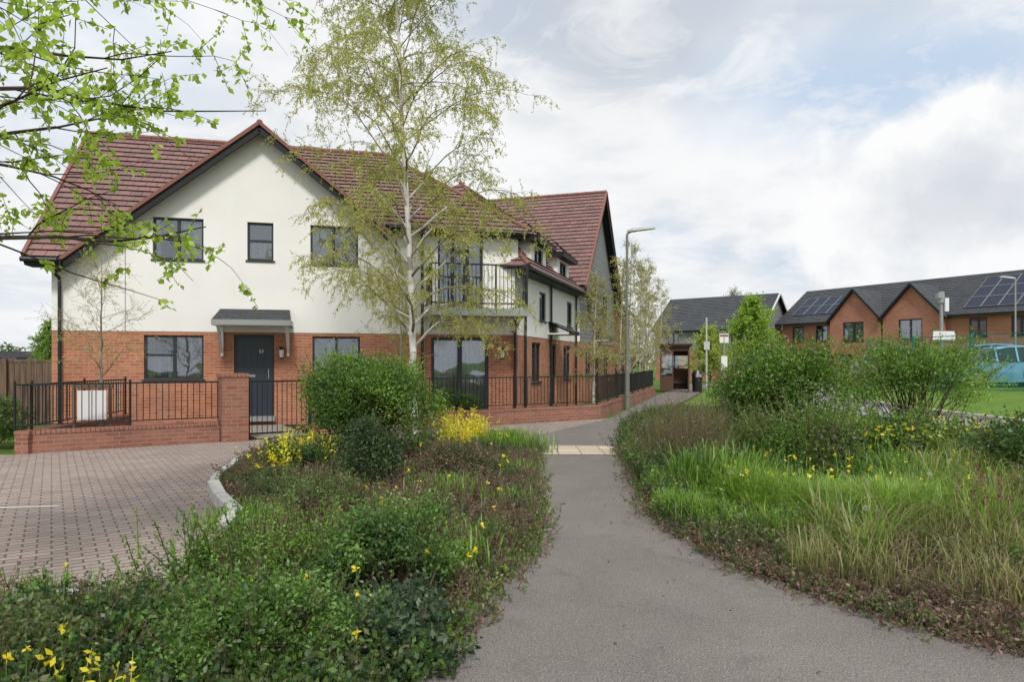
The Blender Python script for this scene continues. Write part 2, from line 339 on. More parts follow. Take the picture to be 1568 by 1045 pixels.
w.wall([(BC+3.9,-.1),(26,-.1),(26,4.6),(BC+3.9,4.6)],fo+[(17.5,18.6,3.3,4.3),(22.5,23.6,3.3,4.3)],BRICK,y=.6)
for o in fo+[(17.5,18.6,3.3,4.3),(22.5,23.6,3.3,4.3)]: win.window(*o,y=.6)
r.roof([(BC+3.9,.2,4.5),(26.3,.2,4.5),(26.3,4.2,8),(BC+3.9,4.2,8)],TILE)
w.face([(0,0,-.1),(0,6,-.1),(0,6,4.3),(0,0,4.3)],WHITE)
for X,yy in((3.85,-.013),(11.15,-.131)):
    r.roof([(X-.7,-.75,2.62),(X+.7,-.75,2.62),(X+.6,yy,2.92),(X-.6,yy,2.92)],SLATE,course=.15,lift=.015); t.box(X-.7,X+.7,-.77,-.73,2.5,2.61,FASC); t.box(X-.68,X+.68,-.73,yy-.002,2.5,2.54,PVC)
w.build('walls',T);win.build('windows',T);r.build('roof',T);t.build('trim_and_gutters',T)
# ================================================================== HOUSE C (right brick terrace)
C=root('brick_house',(23.2,59,0),-59.2)
w=MB();win=MB();r=MB();t=MB()
L=30;EZ=4.95
gb=[(5.1,9.2),(9.4,13.6)]
co=[]
for X in(1.2,3.4,15,17.5,20,22.5,25,27.5): co+= [(X,X+1.1,3.3,4.6),(X,X+1.1,.9,2.2)]
w.wall([(0,-.2),(5.1,-.2),(5.1,EZ),(0,EZ)],[o for o in co if o[1]<5],BRICKR)
w.wall([(13.6,-.2),(L,-.2),(L,EZ),(13.6,EZ)],[o for o in co if o[0]>13.6],BRICKR)
for o in co: win.window(*o,curt=[(0,1,0,.8)],mull=(.5,),fw=.09)
for a,bb in gb:
    xm=(a+bb)/2; ops=[(xm-.95,xm+.75,3.2,4.7),(xm-1.2,xm-.1,.9,2.2),(xm+.5,xm+1.4,0,2.1)]
    w.wall([(a,-.2),(bb,-.2),(bb,EZ),(xm,7.1),(a,EZ)],ops,BRICKR,y=-.6)
    for o in ops: win.window(*o,y=-.6,curt=[(.1,.5,0,1),(.55,1,0,1)],fw=.09)
    for X in(a,bb): w.face([(X,-.6,-.2),(X,0,-.2),(X,0,EZ),(X,-.6,EZ)],BRICKR)
    for e in(a-.25,bb+.25):
        ze=7.2-(7.2-EZ)/((bb-a)/2)*abs(e-xm)
        r.roof([(xm,-.85,7.2),(xm,3.0,7.2),(e,0.2,ze),(e,-.85,ze)],SLATE); t.beam((xm,-.87,7.2),(e,-.87,ze),.06,.14,FASC); 
r.roof([(-.3,-.4,EZ-.1),(L,-.4,EZ-.1),(L,4,7.95),(-.3,4,7.95)],SLATE)
r.roof([(-.3,8.4,EZ-.1),(L,8.4,EZ-.1),(L,4,7.95),(-.3,4,7.95)],SLATE)
w.face([(0,0,-.2),(0,8,-.2),(0,8,EZ),(0,4,7.8),(0,0,EZ)],BRICKR)
t.box(-.3,5,-.45,-.38,EZ-.25,EZ-.08,FASC);t.box(13.8,L,-.45,-.38,EZ-.25,EZ-.08,FASC)
def solar(mb,x0,nx,ny,ya,slope=(4.4,3.05)):
    sl=Vector((0,slope[0],slope[1])).normalized(); n=Vector((0,-slope[1],slope[0])).normalized()
    base=Vector((x0,-.4,EZ-.1))+n*.1
    for i in range(nx):
        for j in range(ny):
            p=base+Vector((i*1.05,0,0))+sl*(ya+j*1.35); X=Vector((1,0,0))
            mb.face([p,p+X,p+X+sl*1.3,p+sl*1.3],SOLAR); 
            for q0,q1 in((p,p+X),(p+X,p+X+sl*1.3),(p+X+sl*1.3,p+sl*1.3),(p+sl*1.3,p)): mb.beam(q0,q1,.02,.04,GREY,up=n)
sp=MB(); solar(sp,.8,4,2,1.2); solar(sp,14.6,5,3,.7); solar(sp,22,4,3,.7); sp.build('solar_panels',C)
w.build('walls',C);win.build('windows',C);r.build('roof',C);t.build('trim_and_gutters',C)
def farhouse(loc,rot,Lx,D,EZ,RZ,wallm,roofm,gm=None,up=None):
    H=root('brick_house',loc,rot); w=MB();win=MB();r=MB()
    ops=[];ou=[]
    k=1.2
    while k<Lx-1.5:
        ops+=[(k,k+1.1,.9,2.1)]
        if EZ>4: ou+=[(k,k+1.1,3.1,4.2)]
        k+=2.9
    mz=2.5 if EZ>4 else EZ
    w.wall([(0,-.3),(Lx,-.3),(Lx,mz),(0,mz)],ops,wallm)
    if EZ>4: w.wall([(0,mz),(Lx,mz),(Lx,EZ),(0,EZ)],ou,up if up is not None else wallm,y=-.01)
    for o in ops+ou: win.window(*o,fw=.1)
    for X in(0,Lx):
        w.face([(X,0,-.3),(X,D,-.3),(X,D,mz),(X,0,mz)],wallm); w.face([(X,0,mz),(X,D,mz),(X,D,EZ),(X,D/2,RZ-.1),(X,0,EZ)],gm if gm is not None else wallm)
    w.face([(0,D,-.3),(Lx,D,-.3),(Lx,D,EZ),(0,D,EZ)],wallm)
    for yy in(-.4,D+.4): r.roof([(-.35,yy,EZ-.15),(Lx+.35,yy,EZ-.15),(Lx+.35,D/2,RZ),(-.35,D/2,RZ)],roofm)
    for X in(-.37,Lx+.37):
        for yy in(-.42,D+.42): r.beam((X,D/2,RZ),(X,yy,EZ-.17),.06,.2,PVC)
    w.build('walls',H);win.build('windows',H);r.build('roof',H); return H
farhouse((13,62,0),-38,9.5,8,4.5,7.6,BRICKR,SLATE,BOARD,BOARD)
farhouse((26,84,0),-20,9,8,4.7,7.4,BRICKR,SLATE,WHITE,WHITE)
farhouse((-72,84,0),10,12,8,2.0,3.0,BRICK,SLATE)
# ================================================================== garden walls & railings
def frame2(a,b): 
    d=Vector(b)-Vector(a); return math.degrees(math.atan2(d.y,d.x)), d.length
def lowwall(a,b,wh=.4,top=.82):
    ang,Ln=frame2(a,b); g=root('garden_wall_with_railings',(a[0],a[1],0),ang); w=MB()
    w.box(0,Ln,0,.22,-.1,wh-.075,BRICKG)
    k=0
    while k<Ln-.02:
        w.box(k,min(k+.068,Ln),-.012,.232,wh-.075+random.uniform(0,.003),wh+random.uniform(-.003,.003),BRICKG); k+=.075
    w.build('wall',g)
    r=MB(); r.box(0,Ln,.09,.13,wh+.08,wh+.1,BLACK); r.box(0,Ln,.085,.135,wh+top-.03,wh+top,BLACK)
    n=int(Ln/.11)
    for i in range(n+1):
        X=min(i*.11,Ln); r.cyl((X,.11,wh+.0 if i%16==0 else wh+.09),(X,.11,wh+top+(.05 if i%16==0 else 0)),.022 if i%16==0 else .008,n=6,m=BLACK,cap=i%16==0)
    r.build('railings',g)
    return g
W0=(-8.6,11.8);W1=(-5.85,13.66);W1b=(-5.4,13.97);W2=(-4.3,14.7);W3=(2.5,19.2)
lowwall(W0,W1)
gp=root('gate_pier',(-5.62,13.8,0),34.1); w=MB(); w.box(-.25,.25,-.15,.35,-.1,1.3,BRICKG); 
k=-.27
while k<.26: w.box(k,k+.066,-.17,.37,1.3,1.37,BRICKG); k+=.076
w.build('pier',gp)
ang,Ln=frame2(W1b,W2); g=root('metal_garden_gate',(W1b[0],W1b[1],0),ang); r=MB()
for X in(.03,Ln-.03): r.box(X-.025,X+.025,.08,.13,0,1.3,BLACK)
for z in(.1,1.18): r.box(.06,Ln-.06,.09,.12,z,z+.035,BLACK)
n=12
for i in range(n): X=.1+i*(Ln-.2)/(n-1); r.cyl((X,.105,.1),(X,.105,1.18),.008,n=6,m=BLACK,cap=False)
r.build('gate_leaf',g)
lowwall(W2,W3)
e=(W3[0]+.309*14,W3[1]+.951*14); lowwall(W3,e)
lowwall((-8.95,15.6),W0,wh=.4)
mw=M('weathered_wood',(.1,.065,.045),.9); n=NT(mw); mp=n.new('ShaderNodeMapping'); mp.inputs['Scale'].default_value=(12,12,1); n.l.new(n.obj(),mp.inputs[0]); n.base(n.ramp(n.noise(mp.outputs[0],1.5,4),[(.3,(.085,.055,.04)),(.7,(.2,.135,.095))]))
g=root('wooden_fence',(-24,17.2,0),3); w=MB()
for i in range(95): w.box(i*.14,i*.14+.13,random.uniform(0,.012),.03,0,1.6+random.uniform(-.01,.01),0)
w.box(0,13.3,-.01,.05,1.61,1.66,0)
for i in range(8): w.box(i*1.8,i*1.8+.1,-.08,-.02,0,1.7,0)
w.build('boards',g,[mw])
# ================================================================== ground surfaces
def flat(name,poly,z,mat,parent=None):
    me=bpy.data.meshes.new(name); me.from_pydata([(x,y,z) for x,y in poly],[],[tuple(range(len(poly)))]); me.materials.append(mat)
    if me.polygons[0].normal.z<0: me.flip_normals()
    o=bpy.data.objects.new(name,me); COL.objects.link(o); return o
def grassmat(name,a,b,c):
    m=M(name,rough=1,spec=.1); n=NT(m); o=n.obj(); x=n.ramp(n.noise(o,1.2,4,.7),[(.3,a),(.6,b)]); x=n.mix(n.ramp(n.noise(o,40,2,.7),[(.4,0),(.7,.6)]),x,c); n.base(x); n.bump(n.noise(o,60,2,.8),.8,.04); return m
m_grass=grassmat('grass',(.08,.14,.025),(.12,.21,.035),(.06,.09,.02))
m_soil=grassmat('soil_mulch',(.045,.03,.022),(.08,.055,.04),(.13,.09,.065))
flat('ground',[(-500,-100),(500,-100),(500,900),(-500,900)],-.02,m_grass)
def asph(name,a,b):
    m=M(name,rough=.92,spec=.2); n=NT(m); o=n.obj()
    x=n.ramp(n.noise(o,.9,4,.65,.4),[(.3,a),(.7,b)])
    s1=n.noise(o,95,2,.75); x=n.mix(n.ramp(s1,[(.36,.6),(.5,0)]),x,tuple(k*.35 for k in a)); x=n.mix(n.ramp(s1,[(.56,0),(.7,.65)]),x,tuple(min(1,k*1.9) for k in b))
    st=n.noise(o,2.3,4,.7,1.2); x=n.mix(n.ramp(st,[(.56,0),(.7,.4)]),x,tuple(k*.6 for k in a))
    n.base(x); n.bump(s1,.6,.006); return m
m_path=asph('asphalt_path',(.16,.143,.132),(.215,.193,.178)); m_road=asph('asphalt_road',(.26,.255,.25),(.33,.32,.31))
pathL=[(-1.1,-2),(-.75,2.2),(-.44,3.4),(-.30,4.13),(-.1,4.9),(.14,5.67),(.25,6.6),(.29,7.6),(.33,9),(.37,10.8),(.42,12.0),(.1,13.4)]
pathR=[(6,-2),(4.4,2.6),(3.3,3.4),(2.82,3.76),(2.43,4.13),(1.98,4.85),(1.76,5.3),(1.57,6.1),(1.46,7.1),(1.55,8.15),(1.75,10.1),(1.9,12.4),(2.3,14.6),(2.85,17),(4.0,20),(5.6,24),(8.2,31),(12,42),(15.5,52)]
def dirt(poly,amp=.035,step=.12):
    out=[]
    for i in range(len(poly)-1):
        a=Vector(poly[i]);b=Vector(poly[i+1]);n=max(1,int((b-a).length/step))
        for k in range(n):
            p=a.lerp(b,k/n); out.append((p.x+random.uniform(-amp,amp),p.y+random.uniform(-amp,amp)))
    out.append(poly[-1]); return out
pv=[(W3[0]+.2,W3[1]-.1),(W3[0]+.309*14+.05,W3[1]+.951*14),(10.2,42),(13,52)]
path=dirt(pathL)+[(-.1,13.6),(1.9,17.5)]+pv+dirt(pathR)[::-1]
flat('footpath',path,.012,m_path)
def pavmat():
    m=M('block_paving',rough=.9,spec=.2); n=NT(m); o=n.obj()
    mp=n.new('ShaderNodeMapping'); mp.inputs['Rotation'].default_value=(0,0,math.radians(-34)); n.l.new(o,mp.inputs[0])
    b=n.brick(mp.outputs[0],(.40,.305,.265),(.27,.215,.19),(.085,.075,.062),.21,.105,.009)
    big=n.noise(o,.5,4,.6); c=n.mix(n.ramp(big,[(.35,0),(.65,.5)]),b.outputs[0],(.30,.27,.245)); 
    c=n.mix(n.math('MULTIPLY',b.outputs['Fac'],.8),c,(.10,.09,.07)); c=n.mix(.35,c,n.noise(o,70,2,.7),'OVERLAY')
    c=n.mix(n.ramp(n.noise(o,.35,5,.7),[(.54,0),(.7,.5)]),c,(.14,.125,.11))
    n.base(c); n.bump(b.outputs['Fac'],-.6,.01); return m
m_pav=pavmat()
flat('block_paving',[(-14,4.15),(-6,4.35),(-3.4,4.5),(-2.55,4.9),(-2.75,6.8),(-3.4,7.9),(-4.0,9.3),(-4.45,11.3),(-4.35,13),(-.3,14.2),(.42,12.4),(.6,12.0),(.8,13),(2.35,17.6),(2.75,19.3),(-4.3,14.65),(-8.6,11.75),(-30,11),(-30,4.15)],.004,m_pav)
m_conc=M('concrete_kerb',(.42,.41,.38),.9); n=NT(m_conc); n.base(n.ramp(n.noise(n.obj(),6,4,.7),[(.3,(.36,.35,.32)),(.7,(.56,.55,.52))]))
m_yard=M('garden_gravel',(.25,.23,.2),.9); n=NT(m_yard); n.base(n.ramp(n.noise(n.obj(),30,2,.7),[(.35,(.16,.14,.12)),(.65,(.36,.33,.29))]))
flat('front_garden',[(-8.6,12),(-4.3,14.9),(2.4,19.3),(.5,19.4),(-11,16.4),(-9,15.6)],-.006,m_soil)
flat('garden_path',[(-5.3,14.2),(-4.4,14.8),(-5.9,17.5),(-7.1,17.2)],.002,m_yard)
def kerb(name,pts,wd=.12,h=.1,mat=m_conc,seg=.6):
    mb=MB()
    for i in range(len(pts)-1):
        a=Vector((*pts[i],0));b=Vector((*pts[i+1],0)); n=max(1,round((b-a).length/seg))
        for k in range(n):
            p=a.lerp(b,k/n);q=a.lerp(b,(k+.985)/n); mb.beam(p+Vector((0,0,h/2-.05)),q+Vector((0,0,h/2-.05)),wd,h+.1,0)
    return mb.build(name,None,[mat])
kerb('kerb_edging',[(-4.35,12.9),(-4.48,11.3),(-4.05,9.3),(-3.72,8.5)],.1,.05)
kerb('kerb_edging',[(-3.72,8.5),(-3.3,7.7),(-2.95,7.15),(-2.77,6.85),(-2.66,6.3)],.13,.13)
kerb('kerb_edging',[(-2.6,5.6),(-2.55,4.95),(-3.4,4.5),(-6,4.35),(-9,4.25)],.1,.03)
kerb('kerb_edging',[(-.47,3.3),(-.32,4.1),(-.1,4.9),(.13,5.67),(.24,6.6),(.28,7.6)],.045,.012)
m_tac=M('buff_tactile_paving',(.5,.42,.28),.85); n=NT(m_tac); b_=n.brick(n.obj(),(.54,.46,.34),(.46,.40,.30),(.25,.21,.16),.4,.4,.012,offset=0); n.base(b_.outputs[0])
flat('tactile_paving',[(.5,11.7),(1.82,11.7),(1.92,12.9),(.72,12.9)],.018,m_tac)
tm=MB()
for i in range(22):
    for j in range(18):
        x=.62+i*.065+j*.012; y=11.78+j*.064
        if x<1.84+.005*j: tm.cyl((x,y,.018),(x,y,.026),.014,.010,6,0)
tm.build('tactile_studs',None,[m_tac]).parent=bpy.data.objects['tactile_paving']
roadN=[(9,-10),(9,14),(9.5,20),(10.7,30),(13.5,42),(17,52),(22,62)]
roadF=[(13,-10),(12.9,17),(13,22),(13.6,26),(15.2,32),(19.5,42),(25,52),(33,62)]
flat('road',roadN+[(30,75),(60,70)]+[(45,62)]+roadF[::-1],.004,m_road)
kerb('road_kerb',[(9,4),(9,14),(9.5,20),(10.7,30),(13.5,42),(17,52)],.14,.1,seg=.9)
kerb('road_kerb',[(13,4),(12.9,17),(13,22),(13.6,26),(15.2,32),(19.5,42),(25,52)],.18,.15,seg=.9)
vg=MB()
out=[(30,0),(30,17),(30,22),(30,26),(32,32),(36,42),(38,50)]
rf=[(13.08,4),(12.98,17),(13.08,22),(13.68,26),(15.28,32),(19.58,42),(25,52)]
for i in range(6):
    for k in range(12):
        def P(i,k):
            a=Vector(rf[i]);b=Vector(out[i]);f=k/12;p=a.lerp(b,f); dd=(p-a).length; return (p.x,p.y,.1+.55*min(1,dd/3.5)**1.3)
        vg.face([P(i,k),P(i,k+1),P(i+1,k+1),P(i+1,k)],0)
m_gr2=grassmat('verge_grass',(.13,.23,.04),(.18,.30,.055),(.11,.17,.045))
vg.build('grass_verge',None,[m_gr2])
flat('grass_strip',[(5.7,23.5),(9.3,19),(10.6,30),(13.3,42),(12.2,42),(8.4,31)],.03,m_gr2)
flat('paving_marking',[(-6.0,7.35),(-5.0,7.5),(-5.0,7.58),(-6.0,7.43)],.009,M('white_road_paint',(.5,.5,.47),.8))
flat('bus_stop_line',[(9.7,21),(9.8,21),(11.0,31),(10.9,31)],.009,M('white_line_paint',(.6,.6,.58),.8))
# ================================================================== street furniture
m_lampg=M('green_grey_lamp_paint',(.16,.18,.155),.5,.5)
def lamp(loc,H,rot=0,mat=m_lampg):
    g=root('street_lamp',loc,rot); b=MB()
    b.cyl((0,0,-.1),(0,0,1.35),.085,.085,14,0);b.cyl((0,0,1.35),(0,0,1.5),.085,.055,14,0);b.cyl((0,0,1.5),(0,0,H-.1),.055,.038,12,0)
    b.box(-.045,.045,-.09,-.084,.45,.95,0)
    b.cyl((0,0,H-.1),(.12,0,H-.02),.035,.03,10,0);b.cyl((.1,0,H-.02),(.3,0,H),.03,.03,10,0)
    b.build('column',g,[mat],True)
    h=MB(); secs=[(-.1,.04,.04),(.08,.12,.08),(.4,.15,.08),(.75,.12,.05),(.85,.05,.02)]
    pr=None
    for x,wd,hh in secs:
        ring=[(.1+x,-wd,H-.02+x*.12),(.1+x,-wd*.7,H+hh+x*.12),(.1+x,wd*.7,H+hh+x*.12),(.1+x,wd,H-.02+x*.12)]
        if pr:
            for i in range(4): h.face([pr[i],ring[i],ring[(i+1)%4],pr[(i+1)%4]],0 if i<3 else 1)
        else: h.face(ring,0)
        pr=ring
    h.face(pr[::-1],0)
    h.build('lantern_head',g,[M('lamp_head_grey',(.4,.41,.4),.5),M('lamp_lens',(.5,.5,.45),.3)])
    return g
lamp((3.86,22.9,0),6.0,0)
lamp((29.5,40,.3),6.2,180,mat=m_grey)
m_brown=M('brown_timber',(.095,.052,.036),.6); 
g=root('bus_shelter',(7.95,36.5,0),-14); b=MB()
for X in(0,1.45):
    for Y in(0,1.3): b.box(X-.04,X+.04,Y-.04,Y+.04,0,2.4,0)
b.box(-.1,1.55,-.12,1.42,2.4,2.48,0); b.box(-.18,1.63,-.2,1.5,2.48,2.58,1)
for X in(0,1.45): b.box(X-.025,X+.025,.04,1.26,.1,.85,0); b.box(X-.02,X+.02,.04,1.26,2.05,2.4,0); b.face([(X,.04,.85),(X,1.26,.85),(X,1.26,2.05),(X,.04,2.05)],2); b.box(X-.025,X+.025,.62,.68,.85,2.05,0)
b.box(.04,1.41,1.27,1.33,.1,1.25,0); b.box(.04,1.41,1.28,1.32,1.95,2.4,0); b.face([(.04,1.3,1.25),(1.41,1.3,1.25),(1.41,1.3,1.95),(.04,1.3,1.95)],2); b.box(.69,.75,1.272,1.328,1.25,1.95,0)
b.box(.04,.6,-.025,.025,.1,.85,0);b.box(.6,.66,-.025,.025,.1,2.4,0); b.box(.66,1.41,-.02,.02,2.2,2.4,0);b.box(.04,.6,-.02,.02,2.05,2.4,0);b.face([(.04,0,.85),(.6,0,.85),(.6,0,2.05),(.04,0,2.05)],2); b.box(.1,1.35,.95,1.25,.45,.5,0)
b.build('shelter_frame',g,[m_brown,M('shelter_roof',(.05,.032,.026),.7),m_glass])
m_sw=M('sign_white',(.7,.7,.7),.5)
g=root('bus_stop_sign',(10.4,33.5,0),0); b=MB(); b.cyl((0,0,0),(0,0,3.1),.04,m=0); b.box(-.22,.22,-.03,.03,2.55,3.0,1); b.box(-.2,.2,-.035,-.031,2.85,2.95,2); b.box(-.15,.15,-.06,-.041,1.2,1.9,1); b.build('post_and_flag',g,[m_grey,m_sw,M('sign_red',(.3,.06,.06),.5)])
g=root('sign_post',(9.4,33,0),0); b=MB(); b.cyl((0,0,0),(0,0,3.7),.045,m=0); b.cyl((0,0,3.7),(0,0,3.75),.06,.03,m=0); b.box(-.14,.14,-.06,-.05,2.2,2.6,0); b.build('post',g,[M('post_light_grey',(.45,.46,.46),.5)])
g=root('camera_pole',(19.5,31,.3),0); b=MB(); b.cyl((0,0,0),(0,0,4.0),.09,.07,12,0); b.cyl((0,0,4.0),(0,0,4.5),.14,.12,12,0); b.box(-.22,.0,-.14,.1,4.2,4.45,0); b.box(.05,.22,-.2,-.12,3.6,4.2,1); b.box(-.5,.5,-.2,-.15,2.3,2.7,1); b.build('pole',g,[m_grey,m_sw])
g=root('litter_bin',(9.9,36.5,0),0); b=MB(); b.cyl((0,0,0),(0,0,.95),.25,.28,14,0); b.cyl((0,0,.95),(0,0,1.15),.3,.2,14,0); b.box(-.15,.15,-.3,-.2,.8,.95,1); b.build('bin_body',g,[m_black,m_grey])
def netmat():
    m=bpy.data.materials.new('green_debris_netting'); m.use_nodes=True; t=m.node_tree; b=t.nodes['Principled BSDF']; b.inputs['Base Color'].default_value=(.02,.24,.18,1); b.inputs['Roughness'].default_value=.7
    tr=t.nodes.new('ShaderNodeBsdfTransparent'); mx=t.nodes.new('ShaderNodeMixShader'); 
    n=NT(m); f=n.ramp(n.noise(n.obj(),1.8,3),[(.3,.22),(.7,.55)])
    t.links.new(f,mx.inputs[0]); t.links.new(tr.outputs[0],mx.inputs[1]); t.links.new(b.outputs[0],mx.inputs[2]); t.links.new(mx.outputs[0],t.nodes['Material Output'].inputs[0]); return m
m_net=netmat(); m_teal=M('teal_fence_post',(.02,.2,.16),.5)
g=root('netted_fence',(0,0,0)); b=MB()
fp=[(15.9,30.5),(16.2,27.5),(16.7,24.8),(17.2,22.2),(17.7,19.6),(18.2,17)]
for i,p in enumerate(fp):
    b.box(p[0]-.05,p[0]+.05,p[1]-.05,p[1]+.05,.3,2.65,1)
    if i<len(fp)-1:
        q=fp[i+1]; a=Vector((*p,0));c=Vector((*q,0)); N=14; pr=None
        for k in range(N+1):
            P=a.lerp(c,k/N); sg=math.sin(k/N*math.pi)*.08; ox=random.uniform(-.05,.05); cur=[(P.x+ox,P.y,.5),(P.x-ox,P.y,1.6),(P.x,P.y,2.55-sg)]
            if pr:
                for j in range(2): b.face([pr[j],cur[j],cur[j+1],pr[j+1]],0)
            pr=cur
        b.beam(a+Vector((0,0,2.58)),c+Vector((0,0,2.58)),.03,.03,1)
b.build('netting_panels',g,[m_net,m_teal])
def car(loc,rot,col,H=1.5):
    g=root('parked_car',loc,rot); paint=M('car_paint',col,.25,.6,.1)
    st=[(-2.12,.42,.62,.75,.74),(-2.05,.3,.78,.88,.83),(-1.9,.24,.9,1.02,.87),(-1.45,.22,.95,H-.2,.9),(-1.0,.2,.95,H-.03,.9),(-.3,.2,.94,H,.9),(.15,.2,.93,H-.02,.9),(.5,.2,.92,H-.09,.9),(1.15,.2,.95,1.0,.9),(1.5,.22,.88,.95,.88),(1.85,.24,.8,.86,.84),(2.05,.3,.65,.74,.78),(2.15,.42,.58,.6,.66)]
    b=MB(); rings=[]
    for x,zb,zw,zt,hw in st:
        ti=.74 if zt-zw>.2 else .93
        rings.append([(x,-hw*.96,zb),(x,-hw,(zb+zw)/2),(x,-hw*.97,zw),(x,-hw*ti,zt-.05),(x,-hw*ti*.8,zt),(x,hw*ti*.8,zt),(x,hw*ti,zt-.05),(x,hw*.97,zw),(x,hw,(zb+zw)/2),(x,hw*.96,zb)])
    for i in range(len(rings)-1):
        for j in range(10):
            k=(j+1)%10; gl=(j in(2,6) and 3<=i<=7) or (j in(3,4,5) and i in(2,7))
            b.face([rings[i][j],rings[i+1][j],rings[i+1][k],rings[i][k]],1 if gl else 0)
    b.face(rings[0][::-1],0);b.face(rings[-1],0)
    for x in(-1.15,-.1,.62):
        for s_ in(-1,1): b.beam((x,s_*.885,.96),(x,s_*.69,H-.08),.06,.04,0)
    for s_ in(-1,1):
        b.box(-2.1,-1.98,s_*.66-.12,s_*.66+.12,.72,.95,4); b.box(2.0,2.14,s_*.55-.14,s_*.55+.14,.6,.7,3); b.box(.75,.9,s_*.98-.07,s_*.98+.07,.98,1.08,0)
        for x in(-1.3,1.35): b.cyl((x,s_*.86,.33),(x,s_*.905,.33),.38,n=20,m=2)
    b.build('body',g,[paint,M('car_glass',(.015,.02,.025),.08,.6),m_black,m_whiteup,M('tail_lamp',(.3,.01,.01),.3)],False)
    wv=MB()
    for x in(-1.3,1.35):
        for s_ in(-1,1): wv.cyl((x,s_*.72,.32),(x,s_*.915,.32),.32,n=20,m=0); wv.cyl((x,s_*.915,.32),(x,s_*.925,.32),.2,n=12,m=1)
    wv.build('wheels',g,[M('tyre',(.015,.015,.015),.9),m_grey])
car((18.95,26.4,.65),172,(.22,.46,.66),1.58); car((20.6,30,.65),170,(.16,.36,.55),1.75); car((19.7,22.6,.65),168,(.35,.55,.7),1.6); car((18.9,33.2,.65),-8,(.45,.5,.54),1.7); car((17.8,48,0),60,(.03,.03,.035))
# ================================================================== VEGETATION
def vmat(name,trans):
    m=bpy.data.materials.new(name); m.use_nodes=True; n=NT(m); a=n.new('ShaderNodeAttribute'); a.attribute_name='Col'
    n.n.remove(n.b); df=n.new('ShaderNodeBsdfDiffuse'); n.l.new(a.outputs['Color'],df.inputs[0]); out=n.n['Material Output'].inputs[0]
    if trans:
        tl=n.new('ShaderNodeBsdfTranslucent'); mx=n.new('ShaderNodeMixShader'); mx.inputs[0].default_value=.4
        n.l.new(n.vmath('MULTIPLY',a.outputs['Color'],(1.6,1.65,1.1)),tl.inputs[0])
        n.l.new(df.outputs[0],mx.inputs[1]); n.l.new(tl.outputs[0],mx.inputs[2])
        gl=n.new('ShaderNodeBsdfGlossy'); gl.inputs['Roughness'].default_value=.45; m2=n.new('ShaderNodeMixShader'); m2.inputs[0].default_value=.035
        n.l.new(mx.outputs[0],m2.inputs[1]); n.l.new(gl.outputs[0],m2.inputs[2]); n.l.new(m2.outputs[0],out)
    else: n.l.new(df.outputs[0],out)
    return m
m_leaf=vmat('leaf_foliage',True); m_bark=vmat('bark_and_stems',False)
def unit(a): return a/np.maximum(np.linalg.norm(a,axis=-1,keepdims=True),1e-9)
def rnd(n): return unit(R.normal(size=(n,3)))
